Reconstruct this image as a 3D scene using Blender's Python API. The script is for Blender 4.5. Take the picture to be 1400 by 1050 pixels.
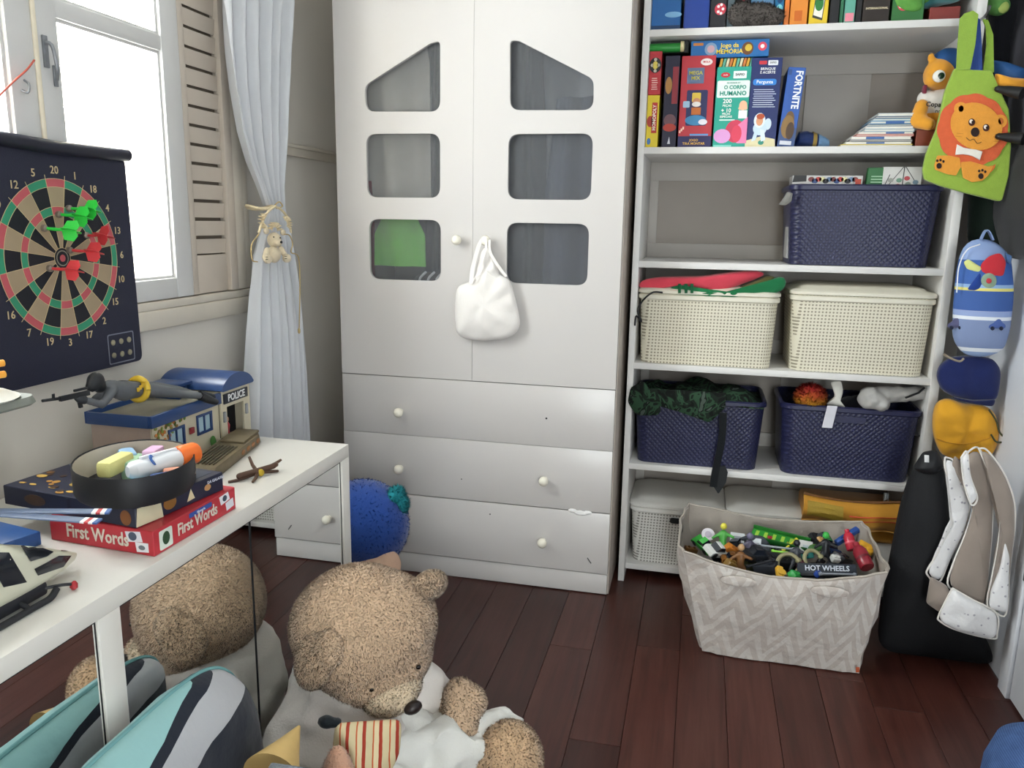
import bpy, bmesh, math, random
import numpy as np
from mathutils import Vector, Matrix, Euler
from math import sin, cos, pi, radians, sqrt

for o in list(bpy.data.objects): bpy.data.objects.remove(o, do_unlink=True)
SC = bpy.context.scene
COL = SC.collection
rnd = random.Random(7)
V = Vector

# ------------------------------------------------------------------ camera
FPX = 1090.0
PITCH, ROLL, YAW = radians(11.507), radians(0.952), radians(13.115)
CAM = V((0, 0, 1.45))
_fw = V((-sin(YAW)*cos(PITCH), cos(YAW)*cos(PITCH), -sin(PITCH)))
_r0 = V((cos(YAW), sin(YAW), 0)); _u0 = _r0.cross(_fw)
_r = _r0*cos(ROLL) + _u0*sin(ROLL); _u = _u0*cos(ROLL) - _r0*sin(ROLL)
cd = bpy.data.cameras.new('camera'); cam = bpy.data.objects.new('camera', cd); COL.objects.link(cam)
cd.sensor_width = 36; cd.lens = FPX/1400*36; cd.clip_start = 0.02
cam.matrix_world = Matrix(((_r.x, _u.x, -_fw.x, CAM.x), (_r.y, _u.y, -_fw.y, CAM.y), (_r.z, _u.z, -_fw.z, CAM.z), (0, 0, 0, 1)))
SC.camera = cam

def _ray(px, py): return _r*((px-700)/FPX) - _u*((py-525)/FPX) + _fw
def _on(px, py, ax, val):
    d = _ray(px, py); t = (val-CAM[ax])/d[ax]; return CAM + d*t
def PX(px, py, x): return _on(px, py, 0, x)     # point on the plane X = x
def PY(px, py, y): return _on(px, py, 1, y)
def PZ(px, py, z): return _on(px, py, 2, z)

# ------------------------------------------------------------------ sky, lamp, exposure
w = bpy.data.worlds.new('overcast_sky'); SC.world = w; w.use_nodes = True
bg = w.node_tree.nodes['Background']
bg.inputs[0].default_value = (0.93, 0.97, 1.0, 1); bg.inputs[1].default_value = 27.0
SC.view_settings.view_transform = 'Standard'; SC.view_settings.look = 'None'
SC.view_settings.gamma = 1; SC.view_settings.use_curve_mapping = False
SC.view_settings.exposure = 0.1
SC.cycles.max_bounces = 10; SC.cycles.diffuse_bounces = 6; SC.cycles.glossy_bounces = 5; SC.cycles.transparent_max_bounces = 12
SC.cycles.sample_clamp_indirect = 8

def portal(loc, rot, sx, sy):
    l = bpy.data.lights.new('window_portal', 'AREA'); l.shape = 'RECTANGLE'; l.size = sx; l.size_y = sy
    l.cycles.is_portal = True
    o = bpy.data.objects.new('window_portal', l); COL.objects.link(o); o.location = loc; o.rotation_euler = rot
    return o
XL, XR, YB, YF, ZC = -1.62, 1.035, 3.55, -1.15, 2.8      # room: left, right, back, front, ceiling
portal((XL-0.13, 1.72, 1.91), (0, radians(-90), 0), 1.42, 1.12)
portal((.55, YF-0.1, 1.1), (radians(90), 0, 0), .5, 1.9)  # portal for the added rear opening

# ------------------------------------------------------------------ materials
def lin(h):
    if not isinstance(h, str): return tuple(h)[:3]
    h = h.lstrip('#'); out = []; h = ''.join(c*2 for c in h) if len(h) == 3 else h
    for i in (0, 2, 4):
        c = int(h[i:i+2], 16)/255; out.append(c/12.92 if c <= .04045 else ((c+.055)/1.055)**2.4)
    return tuple(out)
MATS = {}
class NT:
    def __init__(s, name):
        s.m = bpy.data.materials.new(name); s.m.use_nodes = True; s.t = s.m.node_tree
        s.b = s.t.nodes['Principled BSDF']; s.out = s.t.nodes['Material Output']
    def n(s, typ, **kw):
        nd = s.t.nodes.new(typ)
        for k, v in kw.items():
            if k.startswith('i_'):
                key = k[2:]; key = int(key) if key.isdigit() else key.replace('_', ' ')
                nd.inputs[key].default_value = v
            else: setattr(nd, k, v)
        return nd
    def l(s, a, b): s.t.links.new(a, b)
    def math(s, op, a, b=None, c=None):
        nd = s.n('ShaderNodeMath', operation=op)
        for i, v in enumerate((a, b, c)):
            if v is None: continue
            if isinstance(v, (int, float)): nd.inputs[i].default_value = v
            else: s.l(v, nd.inputs[i])
        return nd.outputs[0]
    def mix(s, fac, a, b):
        nd = s.n('ShaderNodeMix', data_type='RGBA')
        for sock, v in ((nd.inputs['Factor'], fac), (nd.inputs['A'], a), (nd.inputs['B'], b)):
            if isinstance(v, (int, float)): sock.default_value = v
            elif isinstance(v, (tuple, str)): sock.default_value = (*lin(v), 1)
            else: s.l(v, sock)
        return nd.outputs['Result']
    def coord(s, kind='Object'): return s.n('ShaderNodeTexCoord').outputs[kind]
    def xyz(s, kind='Object'):
        x = s.n('ShaderNodeSeparateXYZ'); s.l(s.coord(kind), x.inputs[0]); return x.outputs
    def noise(s, scale, detail=2, kind='Object', rough=.5, dist=0):
        nd = s.n('ShaderNodeTexNoise', i_Scale=scale, i_Detail=detail, i_Roughness=rough, i_Distortion=dist); s.l(s.coord(kind), nd.inputs['Vector']); return nd.outputs['Fac']
    def ramp(s, fac, stops, mode='LINEAR'):
        nd = s.n('ShaderNodeValToRGB'); nd.color_ramp.interpolation = mode; el = nd.color_ramp.elements
        while len(el) < len(stops): el.new(.5)
        for e, (p, c) in zip(el, stops): e.position = p; e.color = (*lin(c), 1)
        s.l(fac, nd.inputs[0]); return nd.outputs[0]
    def bump(s, h, st=.3, dist=.002):
        nd = s.n('ShaderNodeBump', i_Strength=st, i_Distance=dist); s.l(h, nd.inputs['Height']); s.l(nd.outputs[0], s.b.inputs['Normal'])
    def base(s, c):
        if isinstance(c, (tuple, str)): s.b.inputs['Base Color'].default_value = (*lin(c), 1)
        else: s.l(c, s.b.inputs['Base Color'])
    def set(s, rough=.5, metal=0, spec=.5, **kw):
        s.b.inputs['Roughness'].default_value = rough; s.b.inputs['Metallic'].default_value = metal
        s.b.inputs['Specular IOR Level'].default_value = spec
        for k, v in kw.items(): s.b.inputs[k.replace('_', ' ')].default_value = v
def mat(col, rough=.5, var=.12, scale=18, bump=0, bscale=150, metal=0, spec=.4, sheen=0):
    """plain procedural material: colour with a little noise in it, optional fine relief"""
    key = (col, rough, var, scale, bump, bscale, metal, spec, sheen)
    if key in MATS: return MATS[key]
    N = NT('plain_'+str(col).lstrip('#')); c = lin(col)
    f = N.noise(scale, 3)
    N.base(N.mix(f, tuple(x*(1-var) for x in c), tuple(min(1, x*(1+var)) for x in c)))
    N.set(rough, metal, spec)
    if sheen: N.b.inputs['Sheen Weight'].default_value = sheen
    if bump: N.bump(N.noise(bscale, 3), bump, .003)
    MATS[key] = N.m; return N.m
def plastic(c, rough=.35): return mat(c, rough, .04, 30)
def cloth(c, bump=.35, scale=18): return mat(c, .9, .12, scale, bump, 420, 0, .15, .25)
def card(c): return mat(c, .42, .06, 40)

# ------------------------------------------------------------------ objects
INV = {}
def tag(o, label=None, cat=None, group=None, kind=None):
    for k, v in (('label', label), ('category', cat), ('group', group), ('kind', kind)):
        if v: o[k] = v
    return o
def thing(name, label, cat, loc=(0, 0, 0), group=None):
    o = bpy.data.objects.new(name, None); COL.objects.link(o); o.location = loc; o.empty_display_size = .05
    INV[o.name] = Matrix.Translation(-V(loc)); tag(o, label, cat, group); return o
def link(name, me, m, parent=None):
    o = bpy.data.objects.new(name, me); COL.objects.link(o)
    if m is not None:
        me.materials.clear(); me.materials.append(m)
    if parent is not None:
        o.parent = parent; o.matrix_parent_inverse = INV.get(parent.name, Matrix())
        if parent.name not in INV and parent.parent is not None: o.matrix_parent_inverse = Matrix()
    return o
def shade(me, ang=40):
    me.polygons.foreach_set('use_smooth', [True]*len(me.polygons))
    if ang < 180: me.set_sharp_from_angle(angle=radians(ang))
def pyd(name, vs, fs, m, parent=None, smooth=None):
    me = bpy.data.meshes.new(name); me.from_pydata([tuple(v) for v in vs], [], fs); me.update()
    if smooth is not None: shade(me, smooth)
    return link(name, me, m, parent)
def frombm(name, bm, m, parent=None, smooth=None):
    bmesh.ops.recalc_face_normals(bm, faces=bm.faces)
    me = bpy.data.meshes.new(name); bm.to_mesh(me); bm.free()
    if smooth is not None: shade(me, smooth)
    return link(name, me, m, parent)
def bm_obox(bm, O, A, B, C):
    O, A, B, C = V(O), V(A), V(B), V(C)
    vs = [bm.verts.new(O+A*i+B*j+C*k) for k in (0, 1) for j in (0, 1) for i in (0, 1)]
    for f in ((0, 2, 3, 1), (4, 5, 7, 6), (0, 1, 5, 4), (2, 6, 7, 3), (0, 4, 6, 2), (1, 3, 7, 5)): bm.faces.new([vs[i] for i in f])
def obox(name, O, A, B, C, m, parent=None, bev=0, seg=2):
    bm = bmesh.new(); bm_obox(bm, O, A, B, C)
    if bev: bmesh.ops.bevel(bm, geom=bm.edges[:], offset=bev, segments=seg, profile=.5, affect='EDGES', clamp_overlap=True)
    return frombm(name, bm, m, parent, 35 if bev else None)
def box(name, x0, x1, y0, y1, z0, z1, m, parent=None, bev=0, seg=2):
    return obox(name, (x0, y0, z0), (x1-x0, 0, 0), (0, y1-y0, 0), (0, 0, z1-z0), m, parent, bev, seg)
def bm_tube(bm, pts, r, seg=8, cap=True):
    pts = [V(p) for p in pts]; n = len(pts); rr = r if isinstance(r, (list, tuple)) else [r]*n
    rings = []; up = None
    for i, p in enumerate(pts):
        t = (pts[min(i+1, n-1)]-pts[max(i-1, 0)]).normalized()
        if up is None: up = t.orthogonal().normalized()
        up = (up-t*up.dot(t)); up = up.normalized() if up.length > 1e-6 else t.orthogonal().normalized()
        b = t.cross(up)
        rings.append([bm.verts.new(p+(up*cos(2*pi*k/seg)+b*sin(2*pi*k/seg))*rr[i]) for k in range(seg)])
    for a, b in zip(rings, rings[1:]):
        for k in range(seg): bm.faces.new((a[k], a[(k+1) % seg], b[(k+1) % seg], b[k]))
    if cap: bm.faces.new(rings[0][::-1]); bm.faces.new(rings[-1])
def tube(name, pts, r, m, parent=None, seg=8):
    bm = bmesh.new(); bm_tube(bm, pts, r, seg); return frombm(name, bm, m, parent, 50)
def spline(pts, n=24):
    pts = [V(p) for p in pts]; P = [pts[0]*2-pts[1]]+pts+[pts[-1]*2-pts[-2]]; out = []
    k = len(pts)-1
    for i in range(n+1):
        s = i/n*k; j = min(int(s), k-1); t = s-j; a, b, c, d = P[j:j+4]
        out.append(.5*((2*b)+(c-a)*t+(2*a-5*b+4*c-d)*t*t+(3*b-a-3*c+d)*t**3))
    return out
def frame(axis, up=(0, 0, 1)):
    """3x3 whose columns are right, up', axis"""
    a = V(axis).normalized(); r = V(up).cross(a); r = r.normalized() if r.length > 1e-5 else a.orthogonal().normalized()
    u = a.cross(r); return Matrix((r, u, a)).transposed()
def lathe(name, prof, loc, axis, m, parent=None, seg=20, smooth=45):
    """profile of (radius, height) turned round the axis"""
    F = frame(axis); vs = []; fs = []
    for r, h in prof:
        for k in range(seg): vs.append(V(loc)+F @ V((r*cos(2*pi*k/seg), r*sin(2*pi*k/seg), h)))
    for i in range(len(prof)-1):
        for k in range(seg):
            a = i*seg+k; b = i*seg+(k+1) % seg; fs.append((a, b, b+seg, a+seg))
    fs.append(tuple(range(seg))[::-1]); fs.append(tuple(range((len(prof)-1)*seg, len(prof)*seg)))
    bm = bmesh.new(); bv = [bm.verts.new(v) for v in vs]
    for f in fs: bm.faces.new([bv[i] for i in f])
    bmesh.ops.remove_doubles(bm, verts=bm.verts, dist=1e-6)
    return frombm(name, bm, m, parent, smooth)
def loft(name, rings, m, parent=None, cap0=True, cap1=True, smooth=40, closed=True):
    n = len(rings[0]); vs = [v for r in rings for v in r]; fs = []
    for i in range(len(rings)-1):
        for k in range(n if closed else n-1):
            a = i*n+k; b = i*n+(k+1) % n; fs.append((a, b, b+n, a+n))
    if cap0: fs.append(tuple(range(n))[::-1])
    if cap1: fs.append(tuple(range((len(rings)-1)*n, len(rings)*n)))
    bm = bmesh.new(); bv = [bm.verts.new(v) for v in vs]
    for f in fs: bm.faces.new([bv[i] for i in f])
    return frombm(name, bm, m, parent, smooth)
def rrect(cx, cy, w, d, r, z, n=5, rz=0):
    out = []
    for sx, sy, a0 in ((1, 1, 0), (-1, 1, 90), (-1, -1, 180), (1, -1, 270)):
        for k in range(n+1):
            a = radians(a0+90*k/n); x = sx*(w/2-r)+r*cos(a); y = sy*(d/2-r)+r*sin(a)
            out.append(V((cx+x*cos(rz)-y*sin(rz), cy+x*sin(rz)+y*cos(rz), z)))
    return out
def grid(name, fn, nu, nv, m, parent=None, thick=0, smooth=60, wrap=False):
    """surface fn(u, v) for u, v in 0..1, given a thickness along its normals"""
    P = [[V(fn(i/nu, j/nv)) for i in range(nu+1)] for j in range(nv+1)]
    vs = [p for row in P for p in row]; fs = []
    for j in range(nv):
        for i in range(nu): a = j*(nu+1)+i; fs.append((a, a+1, a+nu+2, a+nu+1))
    me = bpy.data.meshes.new(name); me.from_pydata([tuple(v) for v in vs], [], fs); me.update()
    if thick:
        nrm = [V(v.normal) for v in me.vertices]; n0 = len(vs)
        vs2 = vs+[v-nn*thick for v, nn in zip(vs, nrm)]
        fs2 = fs+[tuple(i+n0 for i in f[::-1]) for f in fs]
        bd = [j*(nu+1) for j in range(nv+1)]; top = list(range(nu+1))
        edge = top+[j*(nu+1)+nu for j in range(1, nv+1)]+[nv*(nu+1)+i for i in range(nu-1, -1, -1)]+[j*(nu+1) for j in range(nv-1, 0, -1)]
        for a, b in zip(edge, edge[1:]+edge[:1]): fs2.append((b, a, a+n0, b+n0))
        me.clear_geometry(); me.from_pydata([tuple(v) for v in vs2], [], fs2); me.update()
    shade(me, smooth); return link(name, me, m, parent)
TS = bpy.data.scenes.new('workshop')                 # scratch scene: shapes are evaluated there, then it is removed
def evalmesh(o):
    vl = TS.view_layers[0]; vl.update(); return bpy.data.meshes.new_from_object(o.evaluated_get(vl.depsgraph))
def outline_mesh(loops, depth, bevel=0):
    """flat outline with holes (list of loops of 2d points) given a depth: x,y in the plane, z = -depth..0"""
    c = bpy.data.curves.new('outline', 'CURVE'); c.dimensions = '2D'; c.fill_mode = 'BOTH'; c.extrude = depth/2-bevel; c.bevel_depth = bevel; c.bevel_resolution = 1
    for lp in loops:
        s = c.splines.new('POLY'); s.points.add(len(lp)-1); s.use_cyclic_u = True
        for p, q in zip(s.points, lp): p.co = (q[0], q[1], 0, 1)
    o = bpy.data.objects.new('tmp', c); TS.collection.objects.link(o); me = evalmesh(o)
    bpy.data.objects.remove(o, do_unlink=True); bpy.data.curves.remove(c)
    me.transform(Matrix.Translation((0, 0, -depth/2))); return me
def mframe(p, R, U):
    R = V(R).normalized(); U = V(U).normalized(); N = R.cross(U).normalized(); p = V(p)
    return Matrix(((R.x, U.x, N.x, p.x), (R.y, U.y, N.y, p.y), (R.z, U.z, N.z, p.z), (0, 0, 0, 1)))
def plate(name, loops, depth, p, R, U, m, parent=None, bevel=0, smooth=None):
    """a flat cut-out lying at p, its front face towards R x U"""
    me = outline_mesh(loops if isinstance(loops[0][0], (list, tuple)) else [loops], depth, bevel)
    me.name = name; me.transform(mframe(p, R, U))
    if smooth: shade(me, smooth)
    return link(name, me, m, parent)
def text(s, p, R, U, h, m, parent=None, align='CENTER', ext=.0005, sx=1.0, name='lettering', bold=0):
    c = bpy.data.curves.new('text', 'FONT'); c.body = s; c.size = h; c.align_x = align; c.align_y = 'CENTER'; c.extrude = ext; c.resolution_u = 2; c.offset = bold*h
    o = bpy.data.objects.new('tmp', c); TS.collection.objects.link(o); me = evalmesh(o)
    bpy.data.objects.remove(o, do_unlink=True); bpy.data.curves.remove(c)
    me.name = name; me.transform(mframe(p, R, U) @ Matrix.Diagonal((sx, 1, 1, 1))); return link(name, me, m, parent)
def roundpoly(pts, r, n=5):
    """polygon with rounded corners"""
    out = []; k = len(pts)
    for i in range(k):
        p0, p, p2 = V(pts[i-1]), V(pts[i]), V(pts[(i+1) % k]); a = (p0-p); b = (p2-p); la, lb = a.length, b.length; a.normalize(); b.normalize()
        ang = a.angle(b); d = min(r/math.tan(ang/2), la*.48, lb*.48); q0 = p+a*d; q2 = p+b*d
        for j in range(n+1):
            t = j/n; out.append(tuple(((1-t)**2)*q0+2*t*(1-t)*p+t*t*q2))
    return out
def ell(cx, cy, rx, ry, n=20, a0=0): return [(cx+rx*cos(a0+2*pi*k/n), cy+ry*sin(a0+2*pi*k/n)) for k in range(n)]
def rect(x0, y0, x1, y1): return [(x0, y0), (x1, y0), (x1, y1), (x0, y1)]
def blob(name, parts, m, parent=None, voxel=.012, sm=4, fn=None):
    """one continuous surface grown round ellipsoids (c, radii[, euler]) and capsules ('cap', a, b, ra, rb)"""
    bm = bmesh.new()
    for p in parts:
        if p[0] == 'cap':
            a, b, ra, rb = V(p[1]), V(p[2]), p[3], p[4]; n = max(3, int((b-a).length/min(ra, rb)*2.2))
            for i in range(n+1):
                t = i/n; bmesh.ops.create_icosphere(bm, subdivisions=2, radius=ra+(rb-ra)*t, matrix=Matrix.Translation(a.lerp(b, t)))
        else:
            M = Matrix.Translation(V(p[0]))
            if len(p) > 2 and p[2] is not None:
                M = M @ (p[2].to_4x4() if isinstance(p[2], Matrix) else Euler(p[2]).to_matrix().to_4x4())
            bmesh.ops.create_icosphere(bm, subdivisions=3, radius=1, matrix=M @ Matrix.Diagonal((*p[1], 1)))
    me = bpy.data.meshes.new(name); bm.to_mesh(me); bm.free()
    o = bpy.data.objects.new('tmp', me); TS.collection.objects.link(o)
    md = o.modifiers.new('r', 'REMESH'); md.mode = 'VOXEL'; md.voxel_size = voxel; md.use_smooth_shade = True
    if sm: s = o.modifiers.new('s', 'SMOOTH'); s.factor = .5; s.iterations = sm
    r = evalmesh(o); bpy.data.objects.remove(o, do_unlink=True); bpy.data.meshes.remove(me); r.name = name
    if fn:
        for v in r.vertices: v.co = fn(V(v.co))
        r.update()
    shade(r, 180); return link(name, r, m, parent)
def fur(name, o, n, length, m, parent=None, comb=(0, 0, -.5), width=.0025, jitter=.5, keep=None):
    """short pile standing on an object's surface, joined into one part"""
    me = o.data; me.calc_loop_triangles(); nt = len(me.loop_triangles)
    co = np.zeros(len(me.vertices)*3); me.vertices.foreach_get('co', co); co = co.reshape(-1, 3)
    nm = np.zeros(len(me.vertices)*3); me.vertices.foreach_get('normal', nm); nm = nm.reshape(-1, 3)
    tr = np.zeros(nt*3, dtype=np.int32); me.loop_triangles.foreach_get('vertices', tr); tr = tr.reshape(-1, 3)
    ar = np.linalg.norm(np.cross(co[tr[:, 1]]-co[tr[:, 0]], co[tr[:, 2]]-co[tr[:, 0]]), axis=1)
    g = np.random.default_rng(3); ti = g.choice(nt, n, p=ar/ar.sum()); b = g.dirichlet((1, 1, 1), n)
    P = (co[tr[ti]]*b[:, :, None]).sum(1); Nn = (nm[tr[ti]]*b[:, :, None]).sum(1); Nn /= np.linalg.norm(Nn, axis=1)[:, None]+1e-9
    if keep is not None: k = keep(P); P = P[k]; Nn = Nn[k]; n = len(P)
    cb = np.array(comb)+g.normal(0, jitter, (n, 3)); cb -= Nn*(cb*Nn).sum(1)[:, None]; D = Nn*.45+cb; D /= np.linalg.norm(D, axis=1)[:, None]+1e-9
    S = np.cross(D, g.normal(0, 1, (n, 3))); S /= np.linalg.norm(S, axis=1)[:, None]+1e-9
    L = length*g.uniform(.6, 1.2, n)[:, None]
    vs = np.stack([P-S*width-Nn*.001, P+S*width-Nn*.001, P+D*L], 1).reshape(-1, 3)
    f = bpy.data.meshes.new(name); f.vertices.add(n*3); f.vertices.foreach_set('co', vs.ravel()); f.loops.add(n*3); f.loops.foreach_set('vertex_index', np.arange(n*3, dtype=np.int32))
    f.polygons.add(n); f.polygons.foreach_set('loop_start', np.arange(0, n*3, 3, dtype=np.int32)); f.polygons.foreach_set('loop_total', np.full(n, 3, dtype=np.int32)); f.update()
    nn = np.repeat(Nn*.8+D*.2, 3, axis=0); nn /= np.linalg.norm(nn, axis=1)[:, None]
    try: f.normals_split_custom_set_from_vertices(nn.tolist())
    except Exception: pass
    q = link(name, f, m, parent); q['kind'] = 'stuff'; return q
def decal(nm, pts, tgt, m, parent, e=.0012):
    """thin patch lying on a curved surface, its outline given in the photograph"""
    from mathutils.bvhtree import BVHTree
    me = tgt.data; bv = BVHTree.FromPolygons([v.co[:] for v in me.vertices], [p.vertices[:] for p in me.polygons])
    def hit(a, b):
        r = bv.ray_cast(CAM, _ray(a, b).normalized()); return (r[0], r[1]) if r[0] is not None else None
    P = []
    for (a, b), (c, d) in zip(pts, pts[1:]+pts[:1]): P += [(a+(c-a)*k/4, b+(d-b)*k/4) for k in range(4)]
    cx, cy = sum(p[0] for p in P)/len(P), sum(p[1] for p in P)/len(P); rings = []
    for s in (1, .66, .33):
        r = []
        for a, b in P:
            h = hit(cx+(a-cx)*s, cy+(b-cy)*s); r.append(None if h is None else h[0]+h[1]*e)
        rings.append(r)
    h = hit(cx, cy)
    if h is None or any(q is None for r in rings for q in r):
        good = [q for r in rings for q in r if q is not None]
        if not good: return None
        rings = [[q if q is not None else min(good, key=lambda g_: (g_-CAM).cross(_ray(cx+(P[i][0]-cx)*s, cy+(P[i][1]-cy)*s).normalized()).length) for i, q in enumerate(r)] for r, s in zip(rings, (1, .66, .33))]
    c = h[0]+h[1]*e if h else rings[2][0]; n = len(P); vs = [v for r in rings for v in r]+[c]; fs = []
    for i in range(2):
        for k in range(n): fs.append((i*n+k, i*n+(k+1) % n, (i+1)*n+(k+1) % n, (i+1)*n+k))
    for k in range(n): fs.append((2*n+k, 2*n+(k+1) % n, 3*n))
    return pyd(nm, vs, fs, m, parent, 60)
def struct(o): o['kind'] = 'structure'; return o
def knob(name, p, axis, m, parent, r=.017):
    return lathe(name, [(r*.55, 0), (r*.5, r*.5), (r*.75, r*.8), (r, r*1.3), (r*.98, r*1.75), (r*.7, r*2.2), (r*.25, r*2.38)], p, axis, m, parent, 16, 60)
# ------------------------------------------------------------------ shared materials
def m_wall(c, name):
    N = NT(name); f = N.noise(3, 5); N.base(N.mix(f, tuple(x*.9 for x in lin(c)), c)); N.set(.75, 0, .3); N.bump(N.noise(60, 4), .12, .004); return N.m
WALL = m_wall('#ded8ce', 'wall_paint'); CEIL = m_wall('#efeeea', 'ceiling_paint')
def m_wood():
    N = NT('jatoba_plank'); g = N.n('ShaderNodeTexCoord'); mp = N.n('ShaderNodeMapping'); mp.inputs['Scale'].default_value = (38, 2.2, 20); N.l(g.outputs['Object'], mp.inputs[0])
    oi = N.n('ShaderNodeObjectInfo'); ad = N.n('ShaderNodeVectorMath', operation='ADD'); N.l(mp.outputs[0], ad.inputs[0])
    sc = N.n('ShaderNodeVectorMath', operation='SCALE'); sc.inputs[0].default_value = (30, 60, 20); N.l(oi.outputs['Random'], sc.inputs['Scale']); N.l(sc.outputs[0], ad.inputs[1])
    nz = N.n('ShaderNodeTexNoise', i_Scale=1.0, i_Detail=6.0, i_Roughness=.6, i_Distortion=.6); N.l(ad.outputs[0], nz.inputs['Vector'])
    a = N.ramp(nz.outputs['Fac'], [(.25, '#40241f'), (.5, '#58322b'), (.75, '#674239')])
    t = N.ramp(oi.outputs['Random'], [(0, '#96867f'), (.5, '#b9aaa5'), (1, '#d8cac4')])
    mx = N.n('ShaderNodeMix', data_type='RGBA', blend_type='MULTIPLY'); mx.inputs['Factor'].default_value = .9; N.l(a, mx.inputs['A']); N.l(t, mx.inputs['B'])
    N.base(mx.outputs['Result']); N.set(.36, 0, .4); N.bump(nz.outputs['Fac'], .08, .002)
    r = N.noise(5, 3); N.l(N.math('MULTIPLY_ADD', r, .25, .24), N.b.inputs['Roughness']); return N.m
WOOD = m_wood()
def m_lam(c, name, rough=.3):
    N = NT(name); f = N.noise(2.5, 4); N.base(N.mix(f, tuple(x*.985 for x in lin(c)), c)); N.set(rough, 0, .5); return N.m
LAM = m_lam('#c9c5c2', 'white_laminate', .27); EDGE = m_lam('#b9aea4', 'worn_board_edge', .6); SHELFW = m_lam('#dddbd8', 'white_shelf_board', .45)
DESKW = m_lam('#dedad2', 'cream_white_lacquer', .32); KNOB = plastic('#ece6d6', .25)
TRIM = mat('#cbc3b5', .5, .08, 8, .1, 30); WINF = mat('#c9c8c6', .4, .05, 8); SLAT = mat('#bdb2a5', .5, .06, 12)
DARK = mat('#17181b', .6, .1, 20); GAP = mat('#2a2522', .8, .1, 20)
def m_glass(name, tint, gloss, rough=.02):
    N = NT(name); t = N.n('ShaderNodeBsdfTransparent'); t.inputs[0].default_value = (*lin(tint), 1)
    g = N.n('ShaderNodeBsdfGlossy'); g.inputs['Roughness'].default_value = rough
    fr = N.n('ShaderNodeFresnel', i_IOR=1.45); ge = N.n('ShaderNodeNewGeometry'); mx = N.n('ShaderNodeMixShader'); N.l(N.math('MULTIPLY', fr.outputs[0], N.math('SUBTRACT', 1.0, ge.outputs['Backfacing'])), mx.inputs[0]); N.l(t.outputs[0], mx.inputs[1]); N.l(g.outputs[0], mx.inputs[2])
    N.l(mx.outputs[0], N.out.inputs['Surface']); return N.m
GLASS = m_glass('clear_glass', (.97, .98, .97), 1.0)
def m_smoked():
    N = NT('smoked_acrylic'); t = N.n('ShaderNodeBsdfTransparent'); t.inputs[0].default_value = (.95, .96, .97, 1)
    N.base('#85878a'); N.set(.3, 0, .5); mx = N.n('ShaderNodeMixShader'); mx.inputs[0].default_value = .24; N.l(t.outputs[0], mx.inputs[1]); N.l(N.b.outputs[0], mx.inputs[2]); N.l(mx.outputs[0], N.out.inputs['Surface']); return N.m
SMOKED = m_smoked()
def m_mirror():
    N = NT('mirror_glass'); N.base((.86, .88, .87)); N.set(.015, 1, .5); return N.m
MIRROR = m_mirror()

# ------------------------------------------------------------------ room shell
fl = struct(box('floor', XL-.2, XR+.2, YF-.2, YB+.2, -.06, -.012, GAP))
pw, gapw = .148, .0007; x = XL; row = 0
proto = {}
while x < XR:
    y = YF-rnd.uniform(0, 1.4)
    while y < YB:
        L = rnd.choice((1.1, 1.5, 1.9)); y0, y1 = max(y, YF), min(y+L, YB); x1 = min(x+pw, XR)
        if y1-y0 > .03:
            o = box('plank', x+gapw, x1-gapw, y0+gapw, y1-gapw, -.012, rnd.uniform(-.0006, 0), WOOD, fl, .0007, 1)
        y += L
    x += pw; row += 1
WY0, WY1, WZ0, WZ1 = 1.16, 2.28, 1.20, 2.62      # window opening in the left wall
def wall_holes(name, loops, p, R, U, th, m): return struct(plate(name, loops, th, p, R, U, m))
wall_holes('wall_left', [rect(YF-.2, 0, YB+.2, ZC), rect(WY0, WZ0, WY1, WZ1)], (XL, 0, 0), (0, 1, 0), (0, 0, 1), .2, WALL)
struct(box('wall_right', XR, XR+.15, YF-.2, YB+.2, 0, ZC, m_wall('#dcdfe6', 'window_lit_wall_paint'))); struct(box('wall_back', XL, XR, YB, YB+.15, 0, ZC, WALL))  # right wall colour whitened for the brightness it gets facing the window
RW = (.3, .8, .15, 2.05)
wall_holes('wall_front', [rect(-XR, 0, -XL, ZC), [(-a, b) for a, b in rect(RW[0], RW[2], RW[1], RW[3])]], (0, YF, 0), (-1, 0, 0), (0, 0, 1), .15, WALL)
struct(box('ceiling', XL-.2, XR+.15, YF-.15, YB+.15, ZC, ZC+.12, CEIL))
w2 = thing('added_fill_window', None, None, (0, YF-.08, RW[2])); struct(w2)  # unseen rear opening added to brighten the lower part of the room
for a, b, c, d in ((RW[0], RW[0]+.05, RW[2], RW[3]), (RW[1]-.05, RW[1], RW[2], RW[3]), (RW[0]+.05, RW[1]-.05, RW[2], RW[2]+.05), (RW[0]+.05, RW[1]-.05, RW[3]-.05, RW[3]), (.54, .56, RW[2]+.05, RW[3]-.05)):
    box('fill_window_bar', a, b, YF-.1, YF-.06, c, d, WINF, w2)
for a, b in ((RW[0]+.05, .54), (.56, RW[1]-.05)): box('pane', a, b, YF-.083, YF-.079, RW[2]+.05, RW[3]-.05, GLASS, w2)
# moulding on the left wall beyond the window, sill, window trim
t = struct(box('trim_1', XL, XL+.022, 2.66, YB, 1.69, 1.73, TRIM, None, .006)); box('rail_lip', XL+.002, XL+.03, 2.66, YB, 1.722, 1.735, TRIM, t, .003)
struct(box('trim_2', XL, XL+.028, 2.535, 2.60, 1.20, ZC, TRIM, None, .004)); struct(box('trim_3', XL, XL+.018, 2.60, 2.645, 1.20, ZC, TRIM, None, .003))
sill = struct(box('trim_4', XL, XL+.036, .82, 2.70, 1.113, 1.172, TRIM, None, .006)); box('sill_shelf', XL, XL+.034, .84, 2.66, 1.172, 1.197, TRIM, sill, .004)
struct(box('trim_5', XL, XL+.028, .84, .905, 1.20, ZC, TRIM, None, .004))
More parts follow.
